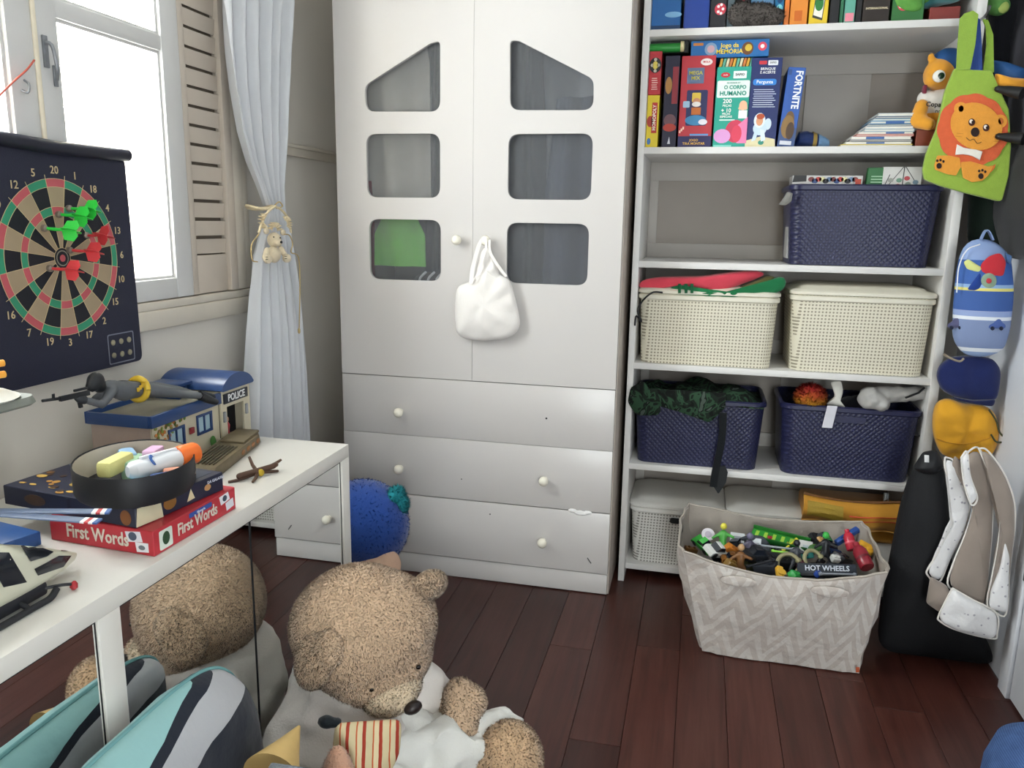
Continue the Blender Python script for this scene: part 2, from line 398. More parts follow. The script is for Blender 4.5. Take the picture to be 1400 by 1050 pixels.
# window: two glazed casements side by side, fixed louvre panel on each side
w1 = thing('window_1', None, None, (XL, 1.72, WZ0)); struct(w1)
XW = XL-.004
def bar(nm, y0, y1, z0, z1, x1=.03, x0=-.012, m=WINF, bev=.004, par=None): return box(nm, XL+x0, XL+x1, y0, y1, z0, z1, m, par or w1, bev)
for s, (ya, yb) in enumerate(((1.16, 1.715), (1.722, 2.28))):
    inner = (ya+.085, yb-.078) if s == 0 else (ya+.073, yb-.083)
    lf = bar('casement_stile', ya, inner[0], 1.20, 2.62); bar('casement_stile', inner[1], yb, 1.20, 2.62)
    bar('casement_rail', inner[0], inner[1], 1.20, 1.262, .029); bar('casement_rail', inner[0], inner[1], 2.55, 2.62, .029); bar('glazing_bar', inner[0], inner[1], 1.927, 1.972, .026)
    for z0, z1 in ((1.262, 1.927), (1.972, 2.55)):
        box('pane', XL+.004, XL+.008, inner[0], inner[1], z0, z1, GLASS, w1)
        for a in ((inner[0], inner[0]+.008, z0, z1), (inner[1]-.008, inner[1], z0, z1), (inner[0]+.008, inner[1]-.008, z0, z0+.008), (inner[0]+.008, inner[1]-.008, z1-.008, z1)):
            box('glazing_bead', XL+.008, XL+.018, *a, WINF, w1)
bar('meeting_strip', 1.712, 1.725, 1.2, 2.62, .036, .028, mat('#e3d9c2', .5))
for (ya, yb) in ((.905, 1.155), (2.285, 2.535)):
    bar('louvre_stile', ya, ya+.03, 1.20, ZC-.15, .026, 0, SLAT); bar('louvre_stile', yb-.045, yb, 1.20, ZC-.15, .034, 0, SLAT)
    bar('louvre_rail', ya+.03, yb-.045, 1.20, 1.325, .02, 0, SLAT); bar('louvre_rail', ya+.03, yb-.045, 2.58, ZC-.15, .022, 0, SLAT)
    bar('louvre_shade_backing', ya+.03, yb-.045, 1.325, 2.58, .003, 0, mat('#6e6357', .8), 0)  # dark tone stands for the shade in the gaps between slats
    z = 1.330; k = 0
    while z < 2.575:
        z1 = min(z+.0475, 2.58)
        obox('slat', (XL+.013, ya+.031, z), (.003, 0, 0), (0, yb-ya-.077, 0), (.005, 0, z1-z), SLAT, w1); z += .0585
# bolt and hook where the casements meet
LM = mat('#8d9095', .45, .3, 60, .1, 80, .7)
lt = obox('latch', (XL+.03, 1.738, 1.80), (.006, 0, 0), (0, .016, 0), (0, .0, .075), LM, w1, .002)
tube('latch_hook', spline([(XL+.034, 1.746, 1.86), (XL+.05, 1.75, 1.85), (XL+.052, 1.757, 1.80), (XL+.042, 1.765, 1.775)], 10), .0045, LM, w1)
obox('latch', (XL+.03, 1.765, 1.76), (.005, 0, 0), (0, .013, 0), (0, 0, .05), LM, w1, .002)
tube('hook', spline([(XL+.03, 1.675, 1.76), (XL+.045, 1.672, 1.75), (XL+.047, 1.665, 1.73), (XL+.036, 1.658, 1.735)], 10), .003, LM, w1)
# right outside shutter; unseen left leaf added to keep sky off the wardrobe
for (sy0, sdir, slb) in ((2.279, -1, 'pale louvred outside shutter folded open beyond the window pane'), (1.161, 1, 'unseen pale louvred shutter added to shade the left of the wardrobe')):
  sh = thing('outside_shutter', slb, 'shutter', (XL-.28, sy0, 1.2))
  def sx(nm, a0, a1, z0, z1, d0=0, d1=.03, tilt=0):
    D = V((-1, 0, 0)); N2 = V((0, sdir, 0)); O = V((XL-.03, sy0, z0))+D*a0+N2*d0
    return obox(nm, O, D*(a1-a0), N2*(d1-d0), V((0, 0, z1-z0))+N2*tilt, mat('#cfc6b6', .6), sh)
  sx('shutter_stile', 0, .06, 1.2, 2.62); sx('shutter_stile', .46, .52, 1.2, 2.62); sx('shutter_rail', .06, .46, 1.2, 1.29); sx('shutter_rail', .06, .46, 2.53, 2.62)
  z = 1.292
  while z < 2.5: sx('slat', .062, .458, z, z+.055, .004, .012, .012); z += .062
# door in the right wall
d1 = thing('door_1', None, None, (XR, 2.2, 0)); struct(d1)
box('door_leaf', XR-.012, XR, 1.65, 2.56, .01, 2.1, mat('#dfe1e6', .4, .04), d1, .003); box('door_jamb', XR-.02, XR, 2.57, 2.64, 0, 2.16, mat('#dfe1e6', .4, .04), d1, .003)
box('hinge', XR-.02, XR-.011, 2.545, 2.575, .40, .53, mat('#33302e', .5, metal=.6), d1, .002)

# ------------------------------------------------------------------ wardrobe
WX0, WX1, WF = -1.398, -.286, 2.945
wb = thing('wardrobe', 'white two-door wardrobe with smoked door panes and three drawers', 'wardrobe', ((WX0+WX1)/2, 3.2, 0))
WT = 2.50; WBK = 3.50
box('side_panel', WX0, WX0+.022, WF+.02, WBK, 0, WT, LAM, wb, .001); box('side_panel', WX1-.018, WX1+.004, WF+.02, WBK, 0, WT, EDGE, wb, .001)
box('top_panel', WX0+.022, WX1-.018, WF+.02, WBK, WT-.02, WT, LAM, wb); box('back_panel', WX0+.022, WX1-.018, WBK-.01, WBK, .09, WT-.02, mat('#57534f', .8), wb)
box('inner_floor', WX0+.022, WX1-.018, WF+.025, WBK-.01, .80, .82, LAM, wb); box('plinth', WX0+.003, WX1-.003, WF+.006, WF+.024, .004, .086, LAM, wb, .001)
mid = -.848
def rr(px0, py0, px1, py1):
    a, b = PY(px0, py0, WF), PY(px1, py1, WF); return [(a.x, b.z), (b.x, b.z), (b.x, a.z), (a.x, a.z)]
def poly(*pts): return [(PY(a, b, WF).x, PY(a, b, WF).z) for a, b in pts]
holesL = [poly((500, 153), (602, 153), (602, 55), (588, 59), (498, 117)), rr(500, 183, 602, 271), rr(504, 299, 603, 385)]
holesR = [poly((697, 151), (812, 151), (812, 108), (709, 55), (697, 55)), rr(695, 183, 808, 274), rr(693, 304, 803, 391)]
for nm, x0, x1, holes, kx in (('door', WX0+.002, mid-.0015, holesL, -.903), ('door', mid+.0015, WX1-.001, holesR, -.791)):
    hs = [roundpoly(h, .042 if len(h) == 4 else .04, 6) for h in holes]
    d = plate('door', [rect(x0, .838, x1, WT-.004)]+hs, .018, (0, WF, 0), (1, 0, 0), (0, 0, 1), LAM, wb, .0012)
    for h in hs:
        hh = V((sum(p[0] for p in h)/len(h), sum(p[1] for p in h)/len(h))); big = [tuple(V(p)+(V(p)-hh).normalized()*.012) for p in h]
        plate('door_pane', big, .003, (0, WF+.021, 0), (1, 0, 0), (0, 0, 1), SMOKED, d)
    knob('knob', (kx, WF, 1.379), (0, -1, 0), KNOB, d, .019)
for z0, z1, ks in ((.596, .834, ((-1.145, .694),)), (.3455, .5945, ((-1.148, .456), (-.547, .462))), (.091, .3415, ((-1.148, .206), (-.547, .206)))):
    d = box('drawer', WX0+.002, WX1-.001, WF, WF+.02, z0, z1, LAM, wb, .0012)
    for kx, kz in ks: knob('knob', (kx, WF, kz), (0, -1, 0), KNOB, d, .0195)
    box('drawer_tray', WX0+.05, WX1-.05, WF+.02, WBK-.05, z0+.02, z1-.03, EDGE, d)
pz = PY(793, 700, WF)
blob('chipped_edge', [((pz.x+dx, WF-.002, pz.z+dz), (r, .0025, r*.5)) for dx, dz, r in ((-.03, .004, .018), (0, -.003, .022), (.03, .001, .018), (.015, -.006, .014))], mat('#f2f0ee', .8, .1, 90), wb, .003, 1)
for px, py, r in ((747, 572, .004), (631, 655, .0025), (670, 703, .003)):
    q = PY(px, py, WF); lathe('screw_hole', [(r, -.0005), (r, .001)], q, (0, -1, 0), DARK, wb, 8)
q = PY(805, 767, WF); obox('scratch', (q.x-.008, WF-.0008, q.z+.012), (.016, 0, -.022), (0, .001, 0), (.003, 0, .002), DARK, wb)
# clothes inside, seen through the panes
def garment(nm, lb, x0, x1, z0, z1, y, m, folds=3, amp=.03, cat='garment'):
    def f(u, v):
        s = .72+.28*min(1, (1-v)*3)
        return (x0+(x1-x0)*(.5+(u-.5)*s), y+amp*sin(u*pi*2*folds+v*1.3)+.03*abs(u-.5), z0+(z1-z0)*v)
    o = grid(nm, f, 30, 12, m, None, .004); tag(o, lb, cat, 'clothes inside the wardrobe'); return o
rail = tube('clothes_rail', [(WX0+.022, 3.22, 2.36), (WX1-.018, 3.22, 2.36)], .012, mat('#9a9a9a', .3, metal=1), wb, 10)
garment('hanging_shirt', 'grey shirt hanging behind the left door middle pane', -1.34, -1.05, 1.46, 2.30, 3.04, cloth('#cfc8be'), 1.5, .02)
garment('hanging_trousers', 'black trousers hanging behind the left door panes', -1.13, -.92, 1.22, 2.25, 3.20, cloth('#26272c'), 2)
garment('hanging_dress', 'dark red garment at the edge of the lowest left door pane', -1.37, -1.29, 1.0, 1.6, 3.03, cloth('#8a2a38'), 1, .015)
g = garment('green_vest', 'bright green cloth vest hung behind the lowest left door pane', -1.275, -1.06, 1.27, 1.455, 2.995, cloth('#86d860'), 1.5, .01)
garment('hanging_suit', 'black suit jacket hanging behind the right door panes', -.80, -.60, .95, 2.10, 3.06, cloth('#2a2b30'), 2)
garment('hanging_jeans', 'dark blue jeans hanging behind the right door middle pane', -.595, -.35, .90, 1.90, 3.03, cloth('#3c4252'), 2, .02)
garment('hanging_coat', 'charcoal coat hanging behind the topmost right door pane', -.72, -.33, 1.60, 2.33, 3.12, cloth('#8a8c90'), 2)
s = thing('striped_sneaker', 'black canvas shoe with white stripes behind the lowest left door pane', 'shoe', (-1.02, 3.06, .83), 'clothes inside the wardrobe')
pile = box('folded_blankets', -1.25, -.92, 3.0, 3.3, .822, 1.17, cloth('#3c3d42'), None, .03, 3); tag(pile, 'dark folded blankets stacked inside wardrobe under the left door panes', 'blanket')
s.location = (-1.02, 3.06, 1.17); INV[s.name] = Matrix.Translation((1.02, -3.06, -1.17))
blob('upper', [((-1.05, 3.05, 1.21), (.075, .04, .038)), ((-.98, 3.05, 1.225), (.05, .04, .052))], cloth('#1d1e22'), s, .007, 3)
for k in range(3): tube('stripe', spline([(-1.085+.035*k, 3.012, 1.20), (-1.08+.035*k, 3.004, 1.225), (-1.06+.035*k, 3.02, 1.25)], 8), .005, mat('#e4e4e4', .7), s)

# ------------------------------------------------------------------ open shelf unit
SX0, SX1, SF, SB = -.258, .862, 3.10, 3.545
su = thing('shelf_unit', 'tall white open shelf unit with six shelves of toys', 'shelf', (.3, 3.3, 0))
box('side_panel', SX0, SX0+.024, SF, SB, 0, 2.60, SHELFW, su, .001); box('side_panel', SX1-.03, SX1, SF, SB, 0, 2.60, SHELFW, su, .001)
SZ = {'s0': .055, 's5': .508, 's4': .917, 's3': 1.311, 's2': 1.729, 's1': 2.137}
for k, z in SZ.items(): box('shelf_board', SX0+.024, SX1-.03, SF+.004 if k != 's0' else SF+.06, SB, z-.024, z, SHELFW, su, .001)
box('top_board', SX0, SX1, SF, SB, 2.60, 2.622, SHELFW, su)
BACK = mat('#a09890', .6, .08, 6); BACK2 = mat('#b9b4ae', .6, .08, 6)
zs = [.055, .508, .917, 1.311, 1.729, 2.137, 2.60]
for i in range(6):
    a, b = zs[i], zs[i+1]-.024
    bp = box('back_panel', SX0+.024, SX1-.03, SB-.012, SB-.002, a, b, BACK, su)
    box('back_rail', SX0+.024, SX1-.03, SB-.024, SB-.012, a, a+.06, BACK2, su, .002); box('back_rail', SX0+.024, SX1-.03, SB-.024, SB-.012, b-.075, b, BACK2, su, .002)
    box('back_stile', SX0+.024, SX0+.06, SB-.022, SB-.012, a+.06, b-.075, BACK2, su, .002); box('back_stile', .36, .60, SB-.022, SB-.012, a+.06, b-.075, BACK2, su, .002)

# ------------------------------------------------------------------ desk with mirrored sliding doors
DX, DZ = -1.003, .785
dk = thing('mirrored_cabinet', 'long low white cabinet with mirrored sliding doors', 'cabinet', (-1.3, 1.1, 0))
DY0, DY1 = .05, 2.147
box('worktop', -1.585, DX, DY0, DY1, DZ-.04, DZ, DESKW, dk, .0015)
box('end_panel', -1.58, DX-.012, DY1-.045, DY1-.002, 0, DZ-.04, DESKW, dk); box('end_panel', -1.58, DX-.012, DY0, DY0+.045, 0, DZ-.04, DESKW, dk)
box('back_panel', -1.585, -1.575, DY0+.045, DY1-.045, 0, DZ-.04, DESKW, dk)
for a, b in ((DY1-.047, DY1), (1.101, 1.156), (DY0, DY0+.05)): box('stile', DX-.012, DX, a, b, 0, DZ-.04, DESKW, dk, .001)
for a, b in ((1.156, DY1-.047), (DY0+.05, 1.101)): box('rail', DX-.012, DX, a, b, .02, .06, DESKW, dk)
box('cabinet_floor', -1.575, DX-.02, DY0+.045, DY1-.045, .04, .06, DESKW, dk); box('partition', -1.575, DX-.02, 1.11, 1.147, .06, DZ-.04, DESKW, dk)
for a, b, off in ((1.157, 1.604, 0), (1.606, DY1-.048, 0), (DY0+.051, .575, 0), (.577, 1.10, 0)):
    d = box('mirror_door', DX-.0185, DX-.0105+.0035, a+.002, b-.002, .061, DZ-.046, MIRROR, dk)
    for e in ((a+.0002, a+.002, .061, DZ-.043), (b-.002, b-.0002, .061, DZ-.043), (a+.002, b-.002, DZ-.0455, DZ-.0425)): box('edge_strip', DX-.0185, DX-.006, *e, DARK, d)
from mathutils import noise as mn
# ------------------------------------------------------------------ helpers for printed boxes, soft things, baskets
class Face:
    def __init__(s, t, O, U, W, w, h): s.t = t; s.O = V(O); s.U = V(U).normalized(); s.W = V(W).normalized(); s.w = w; s.h = h; s.N = s.U.cross(s.W).normalized()
    def p(s, u, v, e=.0008): return s.O+s.U*(u*s.w)+s.W*(v*s.h)+s.N*e
    def rect(s, u0, v0, u1, v1, c, nm='printed_panel', e=.0008, r=0):
        pts = rect(u0*s.w, v0*s.h, u1*s.w, v1*s.h)
        if r: pts = roundpoly(pts, r, 3)
        return plate(nm, pts, .0008, s.O+s.N*e, s.U, s.W, card(c), s.t)
    def ell(s, u, v, ru, rv, c, nm='printed_spot', e=.0008, n=18): return plate(nm, ell(u*s.w, v*s.h, ru, rv, n), .0008, s.O+s.N*e, s.U, s.W, card(c), s.t)
    def poly(s, pts, c, nm='printed_shape', e=.0008): return plate(nm, [(u*s.w, v*s.h) for u, v in pts], .0008, s.O+s.N*e, s.U, s.W, card(c), s.t)
    def text(s, tx, u, v, h, c, rot=0, e=.0014, sx=1.0, bold=.015):
        R = s.U*cos(rot)+s.W*sin(rot); U2 = -s.U*sin(rot)+s.W*cos(rot); return text(tx, s.p(u, v, e), R, U2, h, card(c), s.t, sx=sx, ext=.0004, bold=bold)
def carton(nm, lb, px0, px1, pyt, z, c, depth=.22, yf=3.135, lean=0, h=None, cat='box', group=None, bev=.0012):
    """printed box standing on a shelf board, its front given by photo columns and top row"""
    zt = PY((px0+px1)/2, pyt, yf).z if h is None else z+h; py = 150
    # photo row of the box's foot, to read the columns there
    lo, hi = -200, 1300
    for _ in range(40):
        py = (lo+hi)/2
        if PY((px0+px1)/2, py, yf).z > z: lo = py
        else: hi = py
    x0, x1 = max(PY(px0, py, yf).x, SX0+.0255), min(PY(px1, py, yf).x, SX1-.0315)
    W = V((sin(lean), 0, cos(lean))); U = V((cos(lean), 0, -sin(lean))); O = V((x0, yf, z+max(0, sin(lean))*(x1-x0)+.0005)); hh = (zt-z-.001)/cos(lean); ww = x1-x0-.0015
    t = thing(nm, lb, cat, (x0+ww/2, yf+depth/2, z), group)
    obox('carton', O, U*ww, V((0, depth, 0)), W*hh, card(c), t, bev, 1)
    return Face(t, O, U, W, ww, hh)
def nz(p, s, k=0): return mn.noise(V(p)*s+V((k*7.3, k*3.1, k*1.7)))
def puff(nm, pts, N, tf, tb, m, parent=None, wr=.006, ws=14, seed=0, n=48, pw=.55, base=None):
    """soft closed shape: outline (3d points) swelling tf to the front and tb to the back of its plane"""
    N = V(N).normalized(); P = [V(p) for p in pts]; k = len(P); L = [0]
    for i in range(k): L.append(L[-1]+(P[(i+1) % k]-P[i]).length)
    out = []
    for j in range(n):
        s = L[-1]*j/n; i = max(q for q in range(k) if L[q] <= s+1e-9); a, b = P[i], P[(i+1) % k]; out.append(a.lerp(b, (s-L[i])/max(1e-9, L[i+1]-L[i])))
    sm = out
    for _ in range(2): sm = [(sm[j-1]+sm[j]*2+sm[(j+1) % n])/4 for j in range(n)]
    c = sum(sm, V((0, 0, 0)))/n; S = [1, .985, .94, .86, .74, .58, .4, .2]
    vs = []; fs = []
    def ring(s, sign, t):
        r = []
        for p in sm:
            q = c+(p-c)*s; e = (1-s**2.2)**pw; q = q+N*(sign*t*e+wr*nz(q, ws, seed)*min(1, (1-s)*6)*sign); r.append(q)
        return r
    rings = [ring(s, 1, tf) for s in S[::-1]]+[ring(s, -1, tb) for s in S[1:]]
    for r in rings: vs += r
    for i in range(len(rings)-1):
        for j in range(n): a = i*n+j; b = i*n+(j+1) % n; fs.append((a, b, b+n, a+n))
    vs.append(c+N*(tf+wr*nz(c, ws, seed))); vs.append(c-N*tb); last = (len(rings)-1)*n
    for j in range(n): fs.append((len(vs)-2, (j+1) % n, j)); fs.append((len(vs)-1, last+j, last+(j+1) % n))
    bm = bmesh.new(); bv = [bm.verts.new(v) for v in vs]
    for f in fs: bm.faces.new([bv[i] for i in f])
    return frombm(nm, bm, m, parent, 70)
def heap(nm, x0, x1, y0, y1, z0, h, m, seed=0, ws=9, parent=None, front=0, nu=36, nv=18, th=.004, amp=.45):
    """crumpled cloth lying in a heap; front > 0 lets its near edge hang down that far"""
    def f(u, v):
        e = (1-abs(2*u-1)**4)*(1-abs(2*v-1)**4); x = x0+(x1-x0)*u; y = y0+(y1-y0)*v
        z = z0+h*e*(1-amp+amp*2*nz((x, y, seed), ws, seed)+amp*.5*nz((x, y, seed), ws*2.6, seed+3))
        if front and v < .25: z -= front*(1-v/.25)*(.55+.9*abs(nz((x*3, 0, seed), 3, seed))); y = y0+(y1-y0)*.10+(y-y0)*.2-.01
        return (x+.012*nz((x, y, z), 7, seed+1), y+.012*nz((x, y, z), 7, seed+2), max(z, z0+.004) if not front else z)
    return grid(nm, f, nu, nv, m, parent, th)
def m_perf(c, hole, pitch, r, name, diag=False, rough=.45):
    N = NT(name); X = N.xyz('Object'); hcoord = N.math('ADD', X[0], X[1]); k = pi/pitch
    if diag: a, b = N.math('ADD', hcoord, X[2]), N.math('SUBTRACT', hcoord, X[2]); k *= .8
    else: a, b = hcoord, X[2]
    s = N.math('MULTIPLY', N.math('ABSOLUTE', N.math('SINE', N.math('MULTIPLY', a, k))), N.math('ABSOLUTE', N.math('SINE', N.math('MULTIPLY', b, k))))
    f = N.math('GREATER_THAN', s, r); N.base(N.mix(f, c, hole)); N.set(rough, 0, .45); N.bump(s, -.5 if not diag else .35, .003); return N.m
CREAMB = m_perf('#dad4c0', '#938b78', .0125, .66, 'cream_woven_plastic'); CREAMP = plastic('#dcd7c6', .42)
NAVYB = m_perf('#1f2140', '#2d3056', .016, .84, 'navy_woven_plastic', True, .38); NAVYP = plastic('#212345', .35)
WHITEB = m_perf('#dcdad4', '#8d8a84', .0125, .62, 'white_woven_plastic'); WHITEP = plastic('#dedcd6', .42)
def basket(nm, lb, px0, px1, py, yf, z, h, depth, mb, mp, lid=0, slot=True, group=None, taper=.93, lidlift=0, slotx=.5):
    x0, x1 = max(PY(px0, py, yf).x, SX0+.027), min(PY(px1, py, yf).x, SX1-.033); w = x1-x0; cx, cy = (x0+x1)/2, yf+depth/2
    t = thing(nm, lb, 'basket', (cx, cy, z), group); r = .045; bw = .010
    R = []
    for i in range(7):
        f = i/6; s = taper+(1-taper)*f; R.append(rrect(cx, cy, w*s-.012, depth*s-.012, r, z+.001+h*f))
    R += [rrect(cx, cy, w-.012-2*.006, depth-.012-.012, r-.006, z+h), rrect(cx, cy, w*taper-.03, depth*taper-.03, r-.006, z+.012)]
    R.insert(0, rrect(cx, cy, w*taper-.05, depth*taper-.05, r*.6, z+.0005))
    loft('body', R, mb, t, True, True, 50)
    zr = z+h
    loft('rim', [rrect(cx, cy, w-.010, depth-.010, r, zr-.022), rrect(cx, cy, w, depth, r, zr-.018), rrect(cx, cy, w, depth, r, zr-.004), rrect(cx, cy, w-.012, depth-.012, r-.005, zr), rrect(cx, cy, w-.028, depth-.028, r-.01, zr-.004), rrect(cx, cy, w-.026, depth-.026, r-.01, zr-.022)], mp, t, False, False, 50)
    if slot:
        sx = x0+w*slotx; yb = yf+.004+(1-taper)*.02; plate('handle_slot', roundpoly(rect(sx-.055, zr-.058, sx+.055, zr-.034), .011, 4), .003, (0, yf+.0022, 0), (1, 0, 0), (0, 0, 1), DARK if lid == 9 else mp, t)
    if lid:
        L = zr+.0005; l = loft('lid', [rrect(cx, cy, w-.02, depth-.02, r, L), rrect(cx, cy, w+.004, depth+.004, r+.002, L+.003), rrect(cx, cy, w+.004, depth+.004, r+.002, L+.013), rrect(cx, cy, w-.012, depth-.012, r, L+.020), rrect(cx, cy, w-.05, depth-.05, r, L+.022), rrect(cx, cy, w-.07, depth-.07, r*.8, L+.032), rrect(cx, cy, w-.14, depth-.14, r*.6, L+.037)], mp, t, True, True, 40)
    return t
def pp(pts, y): return [(PY(a, b, y).x, PY(a, b, y).z) for a, b in pts]
def p3(pts, y): return [PY(a, b, y) for a, b in pts]

# ------------------------------------------------------------------ top shelf
z = SZ['s1']+.0005; G1 = 'boxes along the top shelf'
F = carton('puzzle_box', 'bright blue puzzle box with orange fish picture on the top shelf', 885, 930, 0, z, '#1f5f9e', h=.30); F.ell(.55, .40, .022, .010, '#d8452f'); F.ell(.72, .40, .012, .007, '#e8b04a', e=.0012); F.poly([(.28, .36), (.4, .40), (.28, .45)], '#d8452f'); F.rect(0, 0, 1, .06, '#16385f'); F.ell(.75, .18, .03, .01, '#7fb2d8')
F = carton('game_box', 'plain royal blue box between fish puzzle and black game box', 934, 969, 0, z, '#1e3a86', h=.27); F.rect(.05, .02, .95, .97, '#23449a')
F = carton('game_box', 'black game box with red pinwheel logo on the top shelf', 970, 992, 0, z, '#25262b', h=.30, depth=.2)
F.ell(.62, .22, .020, .020, '#c83a4c')
for k in range(5): a = k*2*pi/5; F.ell(.62+.16*cos(a), .22+.05*sin(a), .005, .005, '#f2eeee', e=.0013, n=8)
F.text('de', .5, .52, .03, '#d9d9d9', pi/2)
F = carton('game_box', 'slate grey box beside the black pinwheel box', 993, 1003, 0, z, '#4d5a60', h=.28)
F = carton('game_box', 'dark maroon box with red speckles behind the grey plush', 1004, 1023, 0, z, '#2b1d22', h=.29, yf=3.19)
for k in range(10): F.ell(rnd.uniform(.15, .85), rnd.uniform(.3, .6), .006, .005, '#8a2f3a', n=8)
F = carton('game_box', 'pale sky blue box behind the grey plush', 1024, 1056, 0, z, '#6f9cc6', h=.31, yf=3.19); F.rect(0, 0, 1, .22, '#46637f')
F = carton('game_box', 'turquoise box with dark swirls beside the pale blue box', 1058, 1070, 0, z, '#1f6f9d', h=.28)
for k in range(5): F.ell(.5, .12+.1*k, .010, .012, ('#123c66', '#7fd0dc')[k % 2], e=.0008+.0003*k)
F = carton('story_book', 'thin plain orange book on the top shelf', 1071, 1078, 0, z, '#d9762f', h=.29, cat='book')
F = carton('game_box', 'orange box with blue cartoon square on the top shelf', 1079, 1103, 0, z, '#e08a34', h=.28); F.rect(.15, .35, .85, .62, '#2f62a8'); F.ell(.5, .5, .014, .018, '#dfe3ee', e=.0012); F.rect(.25, .06, .7, .18, '#c8661f')
F = carton('card_game', 'yellow card game box with green dinosaur card', 1105, 1131, 0, z, '#e3c22f', h=.26); F.poly([(.18, .10), (.72, .06), (.85, .44), (.32, .48)], '#3a3a36'); F.poly([(.22, .13), (.69, .09), (.80, .42), (.35, .45)], '#efeadf', e=.0012); F.ell(.5, .27, .014, .024, '#2f7a3a', e=.0017); F.ell(.55, .34, .008, .01, '#1c4a26', e=.0021); F.ell(.6, .6, .02, .02, '#2d7f9f')
F = carton('game_box', 'narrow black box beside the yellow card game', 1133, 1146, 0, z, '#1d1d20', h=.28)
F = carton('game_box', 'dark green spined box beside narrow black box', 1147, 1152, 0, z, '#2f6b4c', h=.27)
F = carton('story_book', 'teal book with pink label near the foot of its spine', 1153, 1168, 0, z, '#5fa391', h=.30, cat='book'); F.rect(.1, .03, .9, .12, '#e58a9a')
F = carton('story_book', 'thin black book with orange stripe on the top shelf', 1169, 1177, 0, z, '#1a1a1c', h=.28, cat='book'); F.rect(.3, .3, .7, .6, '#c4772e')
F = carton('board_game', 'black board game box with glowing orange scene', 1178, 1215, 0, z, '#2a211c', h=.28); F.rect(.12, .28, .95, .9, '#c98a2e'); F.ell(.5, .45, .02, .03, '#f0cf5a', e=.0012); F.ell(.68, .4, .012, .03, '#5a2f16', e=.0016); F.text('INTERNACIONAL', .52, .17, .009, '#e6d7b4')
F = carton('board_game', 'green board game box with red and white round logo', 1218, 1262, 0, z, '#2f6a34', h=.30); F.ell(.36, .19, .021, .021, '#d84a5a')
for k in range(4): a = pi/4+k*pi/2; F.ell(.36+.11*cos(a), .19+.035*sin(a), .008, .005, '#f5eeee', e=.0013, n=10)
F.ell(.6, .40, .03, .022, '#6ba83c'); F.ell(.35, .52, .02, .02, '#9ac84f'); F.ell(.8, .3, .014, .02, '#1f4a26')
F = carton('board_game', 'dark red box under the turtle plush on the top shelf', 1270, 1312, 22, z, '#7c2f28', h=.045, depth=.10)
F = carton('board_game', 'dark brown box behind the turtle plush on the top shelf', 1264, 1312, 0, z, '#43312a', h=.16, yf=3.30)
q = PY(1032, 36, 3.15)
pl = thing('grey_plush', 'small fluffy grey plush lying in front of pale blue box', 'plush toy', (q.x, 3.15, z))
gp = blob('body', [((q.x-.05, 3.145, z+.045), (.05, .04, .045)), ((q.x+.01, 3.15, z+.043), (.065, .042, .043)), ((q.x+.065, 3.147, z+.034), (.035, .035, .034)), ((q.x+.045, 3.12, z+.045), (.018, .014, .02))], mat('#57514d', .95, .25, 60, .5, 200), pl, .009, 2)
fur('fur', gp, 2600, .012, mat('#5d5752', .95, .3, 80), pl, (0, 0, -.2), .0012)
tq = PY(1287, 12, 3.12)
tp = thing('turtle_plush', 'teal and green soft plush turtle slumped at the end of the top shelf', 'plush toy', (tq.x, 3.16, z))
TZ = z+.05
blob('body', [((tq.x-.03, 3.2, TZ+.075), (.10, .075, .07)), ((tq.x+.02, 3.17, TZ+.06), (.08, .07, .05))], mat('#3f8f96', .9, .2, 40, .3, 200, sheen=.3), tp, .01, 3)
blob('flipper', [((tq.x-.10, 3.14, TZ+.01), (.05, .022, .026), (0, .35, 0)), ((tq.x-.06, 3.16, TZ+.04), (.04, .03, .03))], mat('#5f9a45', .9, .2, 40, .3, 200), tp, .008, 3)
blob('shell', [((tq.x-.01, 3.24, TZ+.12), (.09, .07, .06))], mat('#4a8a3c', .9, .25, 40, .3, 200), tp, .01, 2)
blob('flipper', [((tq.x+.05, 3.125, TZ+.055), (.045, .025, .022), (0, -.5, .3))], mat('#4f8f86', .9, .2, 40, .3, 200), tp, .008, 2)

# ------------------------------------------------------------------ second shelf
z = SZ['s2']+.0005
F = carton('board_game', 'yellow board game box with red name strip standing on the second shelf', 877, 899, 130, z, '#d9c02e'); H0 = F.h
F.rect(.42, .28, .86, .86, '#b8322c'); F.text('MONOPOLY', .64, .57, .017, '#f6efe0', pi/2, sx=.95); F.ell(.3, .5, .012, .02, '#a5362b'); F.ell(.25, .12, .007, .012, '#3a6ea8')
F = carton('board_game', 'red board game box stacked upright on the yellow one', 879, 903, 70, z+H0+.001, '#b42f36'); F.ell(.5, .68, .022, .027, '#1c1a1d'); F.ell(.5, .68, .010, .014, '#d8c35a', e=.0012)
for k in range(4): F.ell(.5+.25*cos(k*1.57), .68+.13*sin(k*1.57), .006, .006, '#b8b0a0', e=.0012, n=8)
for k in range(6): F.rect(.25+.02*(k % 2), .12+.05*k, .75-.03*(k % 3), .14+.05*k, '#e6b9b0', 'printed_line')
F = carton('board_game', 'dark navy game box with dim red portrait beside the yellow box', 904, 924, 76, z, '#1d1b33'); F.rect(.55, .48, .95, .88, '#8a2a34'); F.ell(.3, .68, .012, .03, '#a8783c'); F.ell(.5, .30, .022, .022, '#6b4a50'); F.ell(.5, .22, .024, .014, '#b23a2c', e=.0012); F.poly([(.4, .04), (.52, .12), (.6, .04)], '#cfcfd6')
F = carton('building_toy_box', 'tall red toy box with printed yellow block tower figure', 926, 972, 76, z, '#b8333d')
F.ell(.73, .93, .021, .012, '#f4e9e6'); F.text('MOLA', .73, .93, .009, '#c23', 0, .0016); F.rect(.18, .70, .68, .87, '#5f6f8f'); F.text('MEGA\nMIX', .43, .785, .018, '#c9c04a', 0)
